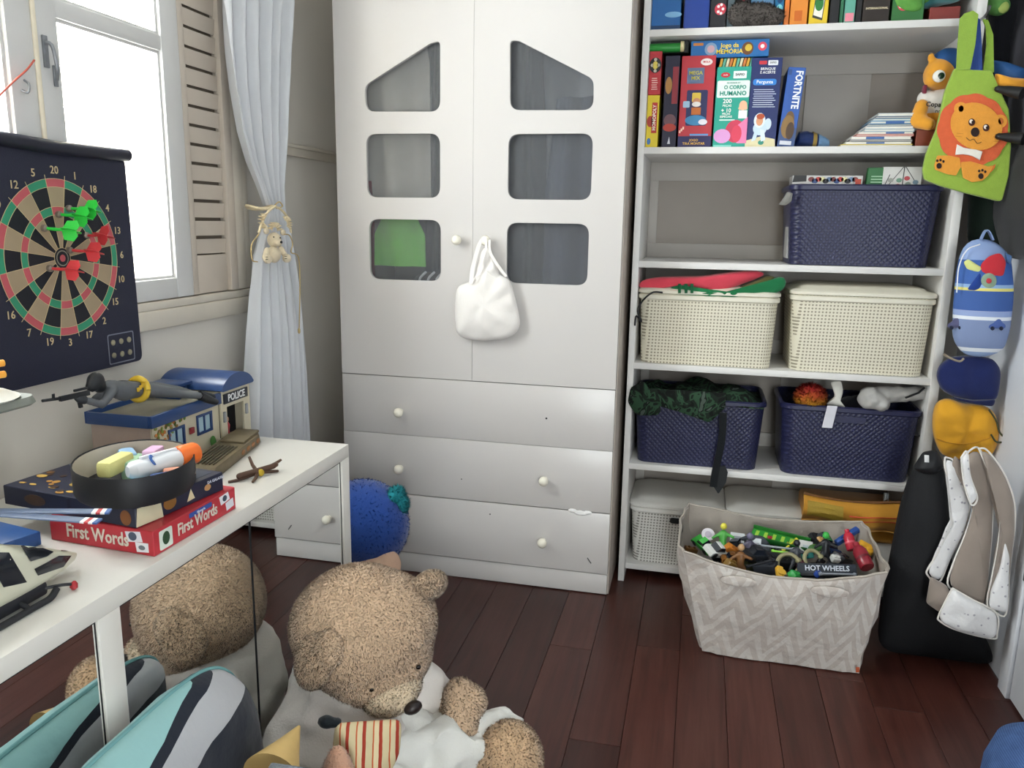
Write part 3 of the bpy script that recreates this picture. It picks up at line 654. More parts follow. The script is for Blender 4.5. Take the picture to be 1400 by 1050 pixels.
F.rect(.2, .24, .82, .63, '#272a57', r=.006); F.rect(.36, .50, .62, .60, '#e2c24a', e=.0012, r=.004); F.ell(.5, .50, .014, .014, '#c88a66', e=.0016); F.ell(.5, .475, .016, .009, '#ece6e0', e=.002); F.rect(.36, .36, .64, .44, '#c46a2a', e=.0012); F.ell(.5, .30, .038, .018, '#3f86b5', e=.0012); F.rect(.10, .44, .3, .51, '#9fc0d8', e=.0014, r=.004); F.ell(.72, .28, .016, .010, '#e8e6ee', e=.0016)
F.rect(0, 0, 1, .125, '#2a2757'); F.text('JOGO\nTIRA MONTAR', .48, .06, .012, '#e2b24a', 0); F.rect(.35, .13, .9, .15, '#5f9ad0')
for k in range(3): F.rect(.02+.05*k, .16+.02*k, .07+.05*k, .19+.02*k, '#e8c4b0')
F = carton('science_kit', 'teal anatomy science kit box with pink tongue picture', 974, 1021, 91, z, '#27a08c'); TE = F
F.ell(.25, .90, .016, .009, '#c8303a'); F.text('mola', .25, .90, .008, '#f3e6e6', 0, .0016); F.rect(.48, .855, .86, .945, '#e9efec', r=.002); F.text('SAPIO', .67, .90, .012, '#3c4a4a', 0, .0016)
F.rect(.03, .62, .97, .83, '#e6f0ea', r=.006); F.text('SEU INCRIVEL KIT', .5, .80, .006, '#2a8a7a', 0, .0016); F.text('O CORPO', .55, .745, .018, '#1f8f7c', 0, .0016, .95, .03); F.text('HUMANO', .5, .67, .021, '#1f8f7c', 0, .0016, 1, .03)
F.text('200', .35, .575, .021, '#f4faf6'); F.text('PEÇAS', .35, .52, .011, '#f4faf6'); F.text('+ 10', .33, .46, .019, '#f4faf6'); F.text('PEÇAS\nESPECIAIS', .34, .40, .010, '#f4faf6'); F.rect(.15, .335, .6, .35, '#d5ece4')
F.ell(.82, .52, .014, .017, '#e8b896'); F.rect(.70, .36, .95, .46, '#eef2f0', e=.001); F.poly([(.68, .48), (.75, .56), (.8, .55), (.74, .46)], '#e8b896', e=.0012); F.poly([(.95, .48), (.92, .56), (.86, .55), (.9, .46)], '#e8b896', e=.0012)
F.ell(.64, .20, .036, .040, '#c83a56'); F.poly([(.60, .24), (.98, .38), (.98, .05), (.7, .05)], '#e57fae', e=.001); F.ell(.68, .17, .018, .03, '#d8405a', e=.0014); F.ell(.26, .14, .030, .025, '#d79ad0', e=.0016); F.rect(.02, 0, .55, .03, '#7fd0c2')
F = carton('science_kit', 'navy quiz game box with astronaut child picture', 1018, 1060, 79, z, '#1d2c63', lean=.012); NB = F
F.rect(.25, .925, .5, .965, '#c2303c', r=.003); F.rect(.54, .915, .86, .97, '#e6e8ee', r=.003); F.text('SAPIO', .7, .943, .008, '#444', 0, .0016); F.text('BRINQUE\nE ACERTE', .55, .855, .012, '#eef1f6'); F.rect(.10, .695, .86, .765, '#2f7fd0', r=.009); F.text('Pergunta', .48, .73, .016, '#eef4fb', 0, .0016)
for k in range(9): F.rect(.14+.02*(k % 2), .45+.024*k, .88-.05*(k % 3), .458+.024*k, '#c9d0e4', 'printed_line')
F.poly([(0, 0), (1, 0), (.97, .09), (.5, .12), (0, .07)], '#d9cfa6'); F.ell(.42, .30, .020, .026, '#dfe9f2', e=.0012); F.ell(.42, .295, .012, .017, '#d79a72', e=.0016); F.ell(.44, .345, .014, .010, '#b6502c', e=.0018); F.ell(.45, .21, .024, .024, '#c9dced', e=.0011); F.ell(.70, .26, .012, .02, '#cfe0ef', e=.001); F.poly([(.3, .2), (.42, .2), (.34, .08), (.2, .06)], '#c9dced', e=.0015); F.poly([(.46, .2), (.6, .19), (.66, .08), (.52, .06)], '#dbe8f3', e=.0017); F.ell(.52, .05, .010, .008, '#2f8a78', e=.0014)
F = carton('board_game', 'narrow blue game box with white vertical lettering leaning on navy box', 1062, 1086, 93, z, '#2f5aa8', lean=.072, depth=.2)
F.text('FORTNITE', .66, .72, .034, '#f2f4f8', -pi/2, sx=.82, bold=.03); F.rect(0, .0, 1, .24, '#39507f'); F.ell(.5, .34, .016, .03, '#6b5236', e=.0012); F.ell(.45, .25, .022, .04, '#8a6a3a', e=.0014); F.ell(.62, .20, .014, .03, '#4a3524', e=.0018); F.rect(.12, .02, .8, .07, '#c9ccd4', e=.0016); F.rect(.04, .90, .22, .97, '#27477f', e=.0012)
# small foil packet lying beside it
q0, q1 = PY(1088, 192, 3.16), PY(1136, 200, 3.16); t = thing('snack_packet', 'small dark blue packet with gold band lying beside narrow blue box', 'packet', ((q0.x+q1.x)/2, 3.2, z))
cx = (q0.x+q1.x)/2; hw = (q1.x-q0.x)/2
loft('pouch', [[V((cx+hw*a, 3.20+.05*cos(b)*c, z+.002+.030*c*(1+sin(b)))) for b in [2*pi*k/14 for k in range(14)]] for a, c in ((-1, .12), (-.97, .5), (-.8, .95), (-.35, 1.0), (.2, .82), (.7, .62), (.95, .45), (1, .1))], mat('#1b2f5f', .3, .2, 30), t)
loft('gold_band', [[V((cx+hw*a, 3.20+.0525*cos(b)*c, z+.001+.0312*c*(1+sin(b)))) for b in [2*pi*k/14 for k in range(14)]] for a, c in ((-.02, .95), (.2, .86))], mat('#b59a52', .35, .1, 30, metal=.5), t, False, False)
loft('blue_end', [[V((cx+hw*a, 3.20+.0525*cos(b)*c, z+.001+.0312*c*(1+sin(b)))) for b in [2*pi*k/14 for k in range(14)]] for a, c in ((.3, .82), (.7, .64), (.93, .48))], mat('#6f93b8', .35, .2, 60), t, False, False)
# on top of the row
zt = z+TE.h
t = thing('pencil_pack', 'pack of striped orange and teal pencils lying on the teal kit', 'pencil pack', (TE.O.x+.06, 3.2, zt))
for k in range(10):
    a = TE.O.x+.004+.0118*k; obox('pencil', (a, 3.150, zt+.002), (.0095, 0, 0), (0, .17, 0), (.006, 0, .030), card(('#d9a23c', '#5fa58e', '#d8cfae', '#c8763a')[k % 4]), t, .001, 1)
xa, xb = PY(945, 60, 3.14).x, PY(1052, 60, 3.14).x; zr = NB.O.z+NB.h+.004; zf = PY(998, 72, 3.14).z
zf = max(zr, zt+.034); hgt = .058
t = thing('memory_game', 'flat blue memory game box with yellow lettering on top of the row', 'box', ((xa+xb)/2, 3.2, zf)); obox('carton', (xa, 3.14, zf), (xb-xa, 0, 0), (0, .24, 0), (0, 0, hgt), card('#2168a8'), t, .0012, 1)
F = Face(t, (xa, 3.14, zf), (1, 0, 0), (0, 0, 1), xb-xa, hgt); F.text('Jogo da\nMEMÓRIA', .5, .5, .021, '#f0d43c'); F.ell(.26, .5, .022, .022, '#7f9cb8'); F.ell(.26, .5, .013, .013, '#c8a0a8', e=.0012); F.ell(.73, .48, .020, .022, '#6b4426'); F.ell(.74, .52, .012, .012, '#d6b43c', e=.0012); F.ell(.915, .58, .015, .015, '#d8485a'); F.ell(.915, .58, .007, .007, '#f5e6e6', e=.0012); F.rect(.03, .72, .16, .88, '#d0823a', r=.002)
RZ = zf-z
# a red box carries the flat blue one at its far end: stand a spacer book on the red toy box
xr0, xr1 = PY(884, 66, 3.14).x, PY(943, 66, 3.14).x
t = thing('dark_game_box', 'flat black game box lying across the tops of the leftmost boxes', 'box', ((xr0+xr1)/2, 3.3, zf)); zt2 = PY(890, 72, 3.135).z+.002
obox('carton', (xr0, 3.17, zt2), (xr1-xr0-.004, 0, 0), (0, .26, 0), (0, 0, .044), card('#1b211d'), t, .002, 1)
INV[t.name] = INV[t.name]
t = thing('green_roll', 'rolled green paper with cream end cap on the leftmost boxes', 'paper roll', (xr0+.06, 3.15, zt2)); ra = .016
lathe('roll', [(ra*.9, 0), (ra, .002), (ra, .118), (ra*.9, .12)], (xr0+.002, 3.152, zt2+ra), (1, 0, 0), card('#2c8a3a'), t, 16); lathe('end_cap', [(ra*1.15, 0), (ra*1.2, .004), (ra*1.15, .012), (ra*.4, .015)], (xr0+.122, 3.152, zt2+ra*1.2), (1, 0, 0), card('#d9cf9f'), t, 16)
# magazines
cols = ['#d8c23c', '#e6e4da', '#2c2c30', '#e8e6e2', '#b84a3a', '#e2e0d8', '#8ea6b5', '#ebe9e4', '#3f5f78', '#6f9cc0', '#9fb6c4', '#2f4a6a', '#cfd6d8']
xe = PY(1249, 190, 3.14).x; zz = z
for k, c in enumerate(cols):
    px = 1150+(0 if k < 1 else 4+k*4.0 if k < 6 else 30+(k-6)*3); xs = PY(px, 190, 3.14).x; hk = .0075+.003*(k % 3 == 0)
    nm = ('yellow', 'white', 'black', 'cream', 'brick red', 'ivory', 'grey blue', 'chalk white', 'steel blue', 'sky blue', 'silver', 'navy', 'pale grey')[k]
    t = thing('magazine', nm+' thin magazine in the stack beside the brown box', 'magazine', ((xs+xe)/2, 3.25, zz), 'stack of magazines on the second shelf'); dx = rnd.uniform(-.006, .004)
    obox('page_block', (xs+dx+.002, 3.152, zz+.0006), (xe-xs-.004, 0, 0), (0, .205, 0), (0, 0, hk-.0012), card('#e6e2d8'), t)
    for zc in (zz, zz+hk-.0024): obox('cover', (xs+dx, 3.15, zc), (xe-xs, 0, 0), (0, .21, 0), (0, 0, .0022), card(c), t)
    if k in (1, 3, 5, 9): obox('spine_print', (xs+dx+.05+.02*k % .06, 3.1492, zz+.001), (.06, 0, 0), (0, .0012, 0), (0, 0, hk-.002), card(('#b23a3a', '#3a5f9a')[k % 2]), t)
    zz += hk+.0002
F = carton('wooden_box', 'small brown red box under the orange plush', 1251, 1296, 177, z, '#7e3a26', depth=.16, yf=3.15)
bz = z+F.h
# orange plush with a white printed shirt (no particular character)
q = PY(1283, 130, 3.2); bx = q.x
t = thing('orange_plush', 'orange plush animal with blue cap and white printed shirt behind the lion bag', 'plush toy', (bx, 3.22, bz))
OR = mat('#e09a2c', .85, .12, 40, .2, 200, sheen=.3); BL = mat('#1f4f86', .6, .15, 30)
def wp(px, py, y): return PY(px, py, y)
blob('body', [(wp(1284, 158, 3.21), (.06, .05, .075)), (wp(1284, 178, 3.21), (.055, .05, .03))], OR, t, .008, 3)
blob('shirt', [(wp(1285, 145, 3.21), (.066, .056, .060)), (wp(1266, 135, 3.2), (.03, .032, .03))], mat('#dcd6d0', .85, .06, 40, .3, 200), t, .007, 3)
blob('arm', [('cap', wp(1260, 145, 3.17), wp(1254, 165, 3.16), .024, .028), ('cap', wp(1254, 165, 3.16), wp(1270, 170, 3.13), .028, .022)], OR, t, .007, 3)
blob('head', [(wp(1284, 102, 3.2), (.052, .05, .055)), (wp(1275, 110, 3.18), (.028, .03, .026)), (wp(1273, 79, 3.19), (.013, .01, .018))], OR, t, .007, 3)
blob('cap', [(wp(1296, 88, 3.22), (.060, .055, .055)), (wp(1302, 92, 3.22), (.05, .05, .05))], BL, t, .008, 3)
e = wp(1284, 104, 3.142); lathe('eye', [(.020, -.006), (.020, .0), (.012, .006), (.002, .008)], e, (0, -1, 0), mat('#ece9e2', .3), t, 16); lathe('pupil', [(.011, 0), (.010, .003), (.002, .0045)], e+V((.005, -.0062, 0)), (0, -1, 0), mat('#16301f', .2), t, 14)
obox('backpack_strap', wp(1262, 128, 3.17), (.012, 0, 0), (0, .03, 0), (0, 0, .03), cloth('#7a3040'), t, .004)
text('Copa d', wp(1280, 143, 3.149), (1, 0, -.05), (0, 0, 1), .022, card('#23202a'), t, bold=.02); text('ndial', wp(1286, 152, 3.149), (1, 0, -.05), (0, 0, 1), .018, card('#23202a'), t, bold=.02)

# ------------------------------------------------------------------ third shelf
z = SZ['s3']+.0005; NG = 'navy woven baskets'
YB3 = 3.115
basket('storage_basket', 'navy woven basket full of papers on the third shelf', 1076, 1290, 300, YB3, z, .288, .36, NAVYB, NAVYP, 0, False, NG)
zi = z+.02
def sheet(nm, lb, px0, px1, pyt, y, c, d=.02, zb=None, lean=0, cat='box'):
    x0 = PY(px0, pyt, y).x; x1 = PY(px1, pyt, y).x; zt = PY((px0+px1)/2, pyt, y).z; zb = zb or z+.02
    t = thing(nm, lb, cat, ((x0+x1)/2, y, zb)); O = V((x0, y, zb)); W = V((sin(lean), 0, cos(lean))); obox('carton', O, V((x1-x0, 0, 0)), V((0, d, 0)), W*(zt-zb), card(c), t, .001, 1); return Face(t, O, V((1, 0, 0)), W, x1-x0, zt-zb)
F = sheet('lidded_tin', 'grey open box of comic clippings in the navy paper basket', 1084, 1180, 240, 3.20, '#9b9a98', .12)
hz = F.h; F.rect(0, .84, 1, 1, '#c9c7c4'); F.poly([(.0, .92), (.2, .93), (.2, 1.0), (.02, 1.0)], '#19191b', e=.0012)
for k in range(13): F.ell(.27+.052*k, .955-.02*(k % 3 == 1), .011, .009, ('#7b3b3b', '#3b4f86', '#b8403a', '#d8cf9a', '#2f2f35', '#6f86a5')[k % 6], e=.0012, n=10)
F.rect(.9, .88, .98, .96, '#c24a36', e=.0014)
F = sheet('green_booklet', 'green booklet standing in the navy paper basket', 1181, 1208, 229, 3.19, '#2c6b3a', .03, lean=.05, cat='book')
for k in range(5): F.rect(.2, .90-.03*k, .8, .912-.03*k, '#9fc8a4', 'printed_line')
F = sheet('drawing_pad', 'white pad with black triangle drawings in the navy paper basket', 1209, 1262, 228, 3.18, '#dcdad6', .03, cat='book')
for a, b in (((.05, .76), (.5, 1.0)), ((.5, .76), (.52, 1.0)), ((.55, 1.0), (.95, .78)), ((0, .76), (.16, .92))): F.poly([a, b, (b[0]+.02, b[1]), (a[0]+.02, a[1])], '#26262a', 'ink_line', .0012)
for u, v, c in ((.42, .86, '#7aa08a'), (.40, .80, '#c05a5a'), (.62, .88, '#b84a50'), (.66, .82, '#8a9a8a'), (.2, .86, '#a8a8a0'), (.85, .84, '#7f96a8')): F.ell(u, v, .010, .008, c, e=.0014, n=8)
q = PY(1076, 272, 3.11); o = tag(puff('crumpled_wrap', p3([(1076, 262), (1069, 274), (1064, 280), (1074, 281), (1082, 276), (1084, 264)], 3.105), (0, -1, 0), .006, .004, mat('#7d7c76', .6, .3, 80, .3), None, .002), 'crumpled grey wrapper caught on the navy paper basket corner', 'wrapper')

# ------------------------------------------------------------------ fourth shelf
z = SZ['s4']+.0005
basket('storage_basket', 'cream woven basket with clothes lying on its lid', 868, 1064, 460, 3.106, z, .27, .36, CREAMB, CREAMP, 1, False, 'cream woven baskets', .955)
basket('storage_basket', 'cream woven basket with a bare closed lid', 1077, 1288, 460, 3.106, z, .285, .36, CREAMB, CREAMP, 1, False, 'cream woven baskets', .945)
zl = z+.27+.038
xa, xb = PY(872, 390, 3.15).x, PY(1075, 390, 3.15).x
o = puff('green_bag', p3([(908, 403), (922, 388), (950, 393), (990, 399), (1038, 391), (1070, 376), (1077, 384), (1072, 397), (1050, 404), (990, 408), (940, 405)], 3.13), (0, -1, 0), .026, .16, cloth('#1f7044'), None, .008, 26, 5, 64, .4); tag(o, 'folded green cloth bag on the lid of a cream basket', 'bag'); GB = o
for px in (927, 936, 944): ribbon_ = grid('buckle_strap', lambda u, v: PY(px+4*u, 388+13*v, 3.10-.004*v), 2, 6, cloth('#155233'), GB, .003)
o = puff('red_shirt', p3([(871, 393), (876, 383), (900, 379), (960, 378), (1010, 371), (1040, 370), (1049, 375), (1030, 383), (1000, 394), (975, 398), (930, 390), (885, 397)], 3.15), (0, -1, 0), .03, .15, cloth('#d04656'), None, .008, 22, 11, 64, .4); tag(o, 'coral red shirt crumpled on top of the green cloth bag', 'shirt')
o = puff('khaki_cloth', p3([(1004, 394), (1030, 384), (1050, 376), (1062, 379), (1046, 391), (1020, 398)], 3.17), (0, -1, 0), .03, .12, cloth('#6b663c'), None, .005, 26, 3, 40, .4); tag(o, 'khaki cloth tucked beside the coral red shirt', 'cloth')
o = tube('drawstring', spline([PY(906, 400, 3.095), PY(892, 400, 3.09), PY(878, 412, 3.088), PY(872, 425, 3.088), PY(877, 440, 3.088), PY(870, 432, 3.088), PY(868, 445, 3.09)], 40), .0035, mat('#17171a', .6), GB, 6)

# ------------------------------------------------------------------ fifth shelf
z = SZ['s5']+.0005
basket('storage_basket', 'navy woven basket under a camouflage bag', 862, 1046, 600, 3.115, z, .275, .36, NAVYB, NAVYP, 0, True, NG)
basket('storage_basket', 'navy woven basket with a white tag over its rim', 1064, 1270, 600, 3.115, z, .28, .36, NAVYB, NAVYP, 0, True, NG)
def m_camo():
    N = NT('camouflage_cloth'); f = N.noise(16, 2, dist=1.2); N.base(N.ramp(f, [(0, '#0e110e'), (.42, '#18211a'), (.5, '#2a4430'), (.58, '#141a16'), (.66, '#434d46')], 'CONSTANT')); N.set(.85, 0, .2); N.bump(N.noise(300, 3), .3, .002); return N.m
CAMO = m_camo(); zb = z+.275
xa, xb = PY(860, 540, 3.12).x, PY(1050, 540, 3.12).x
t = thing('camouflage_bag', 'dark camouflage bag with a hanging black strap on a navy basket', 'bag', ((xa+xb)/2, 3.2, zb))
heap('bag_cloth', xa-.002, xb-.01, 3.11, 3.42, zb-.02, .085, CAMO, 21, 8, t, 0)
grid('bag_flap', lambda u, v: (xa+.01+(.36-.0*v)*u, 3.098-.012*sin(v*pi)+.008*nz((u*3, v*2, 0), 2, 4), zb+.035-(.05+.085*(u**1.5 if u < .85 else .8*(1-u)/.15))*v), 24, 8, CAMO, t, .005)
puff('side_pocket', p3([(862, 530), (880, 520), (905, 560), (900, 568), (870, 568), (858, 550)], 3.09), (0, -1, 0), .012, .008, CAMO, t, .004)
grid('strap', lambda u, v: (PY(988-4*v, 570, 3.095).x+.028*(u-.5)+.006*sin(v*5), 3.092-.004*sin(v*3), zb-.04-(.30)*v), 3, 20, cloth('#14171a'), t, .003)
sp = PY(985, 655, 3.092); plate('strap_end', roundpoly([(-.018, .05), (.014, .055), (.026, .03), (.022, -.012), (-.004, -.062), (-.026, -.030)], .004, 3), .006, sp, (1, 0, 0), (0, 0, 1), mat('#15181b', .5), t)
# odds and ends in the second navy basket
zb2 = z+.28
t = thing('shaggy_ball', 'shaggy red and yellow ball in the tagged navy basket', 'ball', (*PY(1108, 540, 3.17)[:2], zb2-.05))
def m_shag():
    N = NT('red_yellow_pile'); X = N.xyz(); N.base(N.ramp(N.math('MULTIPLY_ADD', X[2], 9, N.math('MULTIPLY', N.noise(40, 2), .5)), [(.0, '#c9922e'), (.35, '#b5552a'), (.6, '#a02c28')])); N.set(.9, 0, .2); return N.m
SH = m_shag(); c = PY(1108, 543, 3.17); b = blob('core', [(c, (.055, .055, .052))], SH, t, .01, 1); fur('pile', b, 2600, .016, SH, t, (0, 0, 0), .0014)
o = tag(grid('white_tag', lambda u, v: (PY(1138, 560, 3.1).x+.036*(u-.5)-.012*v, 3.107-.002*v, zb2+.006-.085*v), 3, 8, mat('#d3d2da', .6), None, .0015), 'white cloth tag hanging over the rim of a navy basket', 'tag')
o = tag(puff('white_feather', p3([(1135, 522), (1150, 520), (1153, 535), (1148, 552), (1158, 558), (1140, 555), (1128, 553), (1142, 542)], 3.16), (0, -1, 0), .01, .01, mat('#d6d4cc', .8), None, .004), 'wavy white ribbon toy standing in the tagged navy basket', 'ribbon')
o = heap('dark_clothes', PY(1090, 560, 3.2).x, PY(1262, 560, 3.2).x, 3.15, 3.42, zb2-.10, .13, cloth('#15161c'), 31, 8); tag(o, 'dark crumpled cloth filling the tagged navy basket', 'cloth')
t = thing('foil_mask', 'silver grey plastic bag bundle on the tagged navy basket', 'bag', (*PY(1210, 540, 3.15)[:2], zb2-.02))
MF = mat('#a9a7a4', .35, .25, 30, .4, 40)
blob('bundle', [(PY(1190, 545, 3.14), (.045, .05, .045)), (PY(1205, 552, 3.13), (.03, .04, .03)), ('cap', PY(1205, 540, 3.16), PY(1260, 538, 3.18), .036, .026)], MF, t, .009, 1, lambda p: p+V((nz(p, 40, 1), nz(p, 40, 2), nz(p, 40, 3)))*.006)
tube('black_trim', [PY(1238, 544, 3.125), PY(1256, 537, 3.135), PY(1264, 530, 3.145)], .004, DARK, t)

# ------------------------------------------------------------------ bottom shelf
z = SZ['s0']+.0005
basket('storage_basket', 'white woven basket with dark handle slot beside the fabric tote', 859, 990, 720, 3.175, z, .245, .33, WHITEB, WHITEP, 9, True, 'white woven baskets', .93, slotx=.58)
basket('storage_basket', 'white woven basket with a plain lid behind the fabric tote', 992, 1120, 720, 3.175, z, .25, .33, WHITEB, WHITEP, 1, False, 'white woven baskets')
x0, x1 = PY(1124, 740, 3.18).x, .828
t = thing('white_carton', 'plain white carton under the mustard toy bag', 'box', ((x0+x1)/2, 3.34, z)); obox('carton', (x0, 3.18, z), (x1-x0-.004, 0, 0), (0, .33, 0), (0, 0, .19), card('#d9d7d2'), t, .003); obox('tape', (x0+.02, 3.1795, z+.09), (x1-x0-.05, 0, 0), (0, .001, 0), (0, 0, .012), card('#bfb9ae'), t)
t = thing('toy_bag', 'mustard mesh toy bag with red stripe and dark edging on the lowest shelf', 'bag', (PY(1165, 700, 3.15).x, 3.2, z+.19))
zt = z+.19; MU = cloth('#bd8630'); a0, a1 = PY(1097, 690, 3.13).x, PY(1236, 690, 3.13).x
a1 = min(a1, .815)
def bagf(u, v):
    x = a0+(a1-a0)*u; s = sin(v*pi); return (x, 3.13-.030*s+.008*nz((x, v, 0), 12, 2), zt+.192-.105*v-.018*sin(u*pi)*(1-v)+.010*sin(u*9)*v-.03*v*u)
grid('front_pocket', bagf, 30, 10, MU, t, .005)
grid('mesh_net', lambda u, v: V(bagf(.04+.36*u, .16+.6*v))+V((0, -.009, 0)), 14, 8, mat('#a4882e', .6, .3, 300, .4, 600), t, .001)
for k in (.42, .58): grid('red_stripe', lambda u, v: V(bagf(.46+.5*u, k-.02+.04*v))+V((0, -.0095, 0)), 14, 2, mat('#c4502c', .7), t, .001)
grid('rim_binding', lambda u, v: V(bagf(u, .05*v-.01))+V((0, -.008, .004)), 30, 2, cloth('#6e4a2a'), t, .004)
box('bag_back', a0+.01, a1-.005, 3.16, 3.35, zt+.001, zt+.15, MU, t, .02, 3)
grid('hem_binding', lambda u, v: V(bagf(u, .97+.05*v))+V((0, -.008, 0)), 30, 2, cloth('#d09a48'), t, .004)
obox('strap', (a0+.045, 3.10, zt-.01), (.045, 0, 0), (0, .004, 0), (-.02, 0, .10), cloth('#2a2426'), t, .001)
o = tag(tube('steel_tube', [(a0+.30, 3.14, zt+.152), (a0+.30, 3.15, zt+.215)], .010, mat('#b8bcc0', .2, metal=1), None, 12), 'small chrome tube standing in the mustard toy bag', 'tube')
# ------------------------------------------------------------------ white drawstring bag on the wardrobe knob
COT = mat('#e6e1dc', .9, .05, 20, .35, 380, sheen=.2); yk = WF-.012
t = thing('cloth_bag', 'white cotton drawstring bag hanging from the wardrobe door knob', 'bag', PY(666, 420, yk-.03))
puff('pouch', p3([(641, 386), (652, 378), (662, 352), (668, 352), (676, 372), (686, 376), (697, 381), (705, 407), (710, 432), (712, 446), (704, 458), (688, 464), (660, 466), (638, 464), (624, 457), (622, 430), (623, 400), (626, 390)], yk-.012), (0, -1, 0), .042, .008, COT, t, .012, 22, 3, 64, .5)
puff('gathered_neck', p3([(660, 338), (669, 338), (680, 366), (686, 384), (668, 392), (648, 390), (652, 366)], yk-.018), (0, -1, 0), .022, .006, COT, t, .012, 40, 5, 40)
def ribbon(nm, pts, w, m, par, side=(1, 0, 0), th=.0015, n=20):
    sp = spline(pts, n); S = V(side).normalized()
    return grid(nm, lambda u, v: sp[round(v*n)]+S*(w*(u-.5)), 2, n, m, par, th)
ribbon('drawstring', [PY(660, 326, yk-.03), PY(655, 335, yk-.03), PY(650, 352, yk-.032), PY(646, 368, yk-.034), PY(644, 388, yk-.045)], .016, COT, t)
ribbon('drawstring', [PY(664, 326, yk-.032), PY(664, 342, yk-.042), PY(656, 366, yk-.05), PY(646, 386, yk-.055)], .010, COT, t, (1, 0, .8))
ribbon('drawstring', [PY(669, 328, yk-.03), PY(670, 344, yk-.036), PY(680, 362, yk-.036), PY(692, 378, yk-.036)], .011, COT, t, (1, 0, .6))

# ------------------------------------------------------------------ curtain and its teddy tieback
def m_sheer():
    N = NT('sheer_white_voile'); N.base(N.mix(N.noise(8, 3), '#dcdde0', '#eeeff1')); N.set(.85, 0, .2); N.bump(N.noise(500, 2), .15, .001)
    tr = N.n('ShaderNodeBsdfTranslucent'); tr.inputs[0].default_value = (.8, .82, .86, 1); mx = N.n('ShaderNodeMixShader'); mx.inputs[0].default_value = .3; N.l(N.b.outputs[0], mx.inputs[1]); N.l(tr.outputs[0], mx.inputs[2]); N.l(mx.outputs[0], N.out.inputs['Surface']); return N.m
SHEER = m_sheer(); XC = -1.525
rows = [(-150, 286, 404), (0, 300, 392), (60, 305, 389), (120, 314, 387), (180, 326, 386), (220, 338, 385), (255, 353, 384), (285, 364, 386), (305, 360, 391), (350, 348, 399), (400, 343, 407), (450, 341, 412), (500, 340, 415), (600, 337, 419), (700, 333, 423), (790, 329, 426)]
def cur(u, v):
    s = v*(len(rows)-1); i = min(int(s), len(rows)-2); f = s-i; f = f*f*(3-2*f)*.35+f*.65
    y, a, b = [rows[i][k]+(rows[i+1][k]-rows[i][k])*f for k in range(3)]
    p, q = PX(a, y, XC), PX(b, y, XC); w = (b-a)/90; uu = u+.02*sin(u*14+v*4)
    amp = .022*min(1, w)+.006; ph = u*2*pi*5.5+.7*sin(v*5)
    r = p.lerp(q, max(0, min(1, uu))); r.z = p.z+(q.z-p.z)*u
    return V((XC+amp*sin(ph)+amp*.4*sin(ph*1.9+v*6), r.y, max(.02, r.z)))
o = tag(grid('curtain', cur, 110, 60, SHEER, None, .0015), 'sheer white curtain gathered at the side of the window', 'curtain')
tb = thing('curtain_tieback', 'small cream teddy bear with lace bow tied round the curtain', 'tieback', PX(376, 362, -1.46))
xt = -1.465; CR = mat('#d3c4a8', .95, .15, 60, .4, 300, sheen=.3)
def tp_(px, py, dx=0): return PX(px, py, xt+dx)
hd = blob('head', [(tp_(375, 328), (.024, .028, .027)), (tp_(380, 332, .02), (.015, .016, .014)), (tp_(364, 316), (.010, .012, .012)), (tp_(387, 318), (.010, .012, .012))], CR, tb, .004, 3)
bd = blob('body', [(tp_(374, 348), (.024, .030, .030)), ('cap', tp_(365, 342, .01), tp_(362, 352, .02), .011, .010), ('cap', tp_(384, 340, .01), tp_(390, 350, .02), .011, .010)], CR, tb, .004, 3)
for a, b in ((366, 354), (392, 353)): f = lathe('foot', [(.010, -.012), (.016, -.004), (.015, .006), (.006, .010)], tp_(a, b, .03), (1, -.45, 0), CR, tb, 14); [obox('foot_stripe', tp_(a-3, b-2+k*3, .042), (.001, 0, 0), (.002, .012, 0), (0, 0, .002), DARK, f) for k in range(2)]
lathe('nose', [(.004, 0), (.005, .003), (.002, .006)], tp_(384, 331, .034), (1, -.5, 0), DARK, tb, 10)
for a, b in ((374, 324), (383, 325)): lathe('eye', [(.0025, 0), (.0025, .002), (.001, .003)], tp_(a, b, .027), (1, -.5, 0), DARK, tb, 8)
LACE = mat('#d9c9a6', .9, .2, 120, .5, 300)
def frill(nm, c, r, a0, a1, m):
    return grid(nm, lambda u, v: c+V((.012*sin(u*40)*v+.004, (r*(.5+.6*v))*cos(a0+(a1-a0)*u), (r*(.4+.5*v))*sin(a0+(a1-a0)*u))), 60, 4, m, tb, .001)
frill('lace_collar', tp_(374, 316, .0), .034, .1, pi-.1, LACE); frill('lace_bow', tp_(362, 302, .012), .03, pi*.55, pi*1.45, LACE); frill('lace_bow', tp_(388, 306, .012), .03, -.6, pi*.5, LACE)
for pts in ([(376, 282), (366, 290), (358, 305), (354, 318)], [(376, 282), (386, 288), (394, 300), (398, 318)]): tube('ribbon', spline([tp_(a, b, .014) for a, b in pts], 14), .0045, LACE, tb, 6)
for pts in ([(388, 320), (396, 322), (400, 334), (398, 345), (408, 352), (410, 390), (409, 450)], [(354, 320), (344, 335), (345, 355), (352, 358)], [(376, 280), (382, 276), (386, 282), (378, 285)]): tube('cord', spline([tp_(a, b, .006) for a, b in pts], 30), .0022, mat('#b8a070', .8), tb, 6)
lathe('cord_end', [(.002, 0), (.005, .004), (.005, .016), (.002, .02)], tp_(409, 456, .006), (0, 0, 1), mat('#b8a070', .8), tb, 8)
tube('loop_round_curtain', [V((XC+.045*cos(a), tp_(376, 284).y+.042*sin(a), tp_(376, 284).z+.005*sin(a*2))) for a in [2*pi*k/24 for k in range(25)]], .006, LACE, tb, 8)

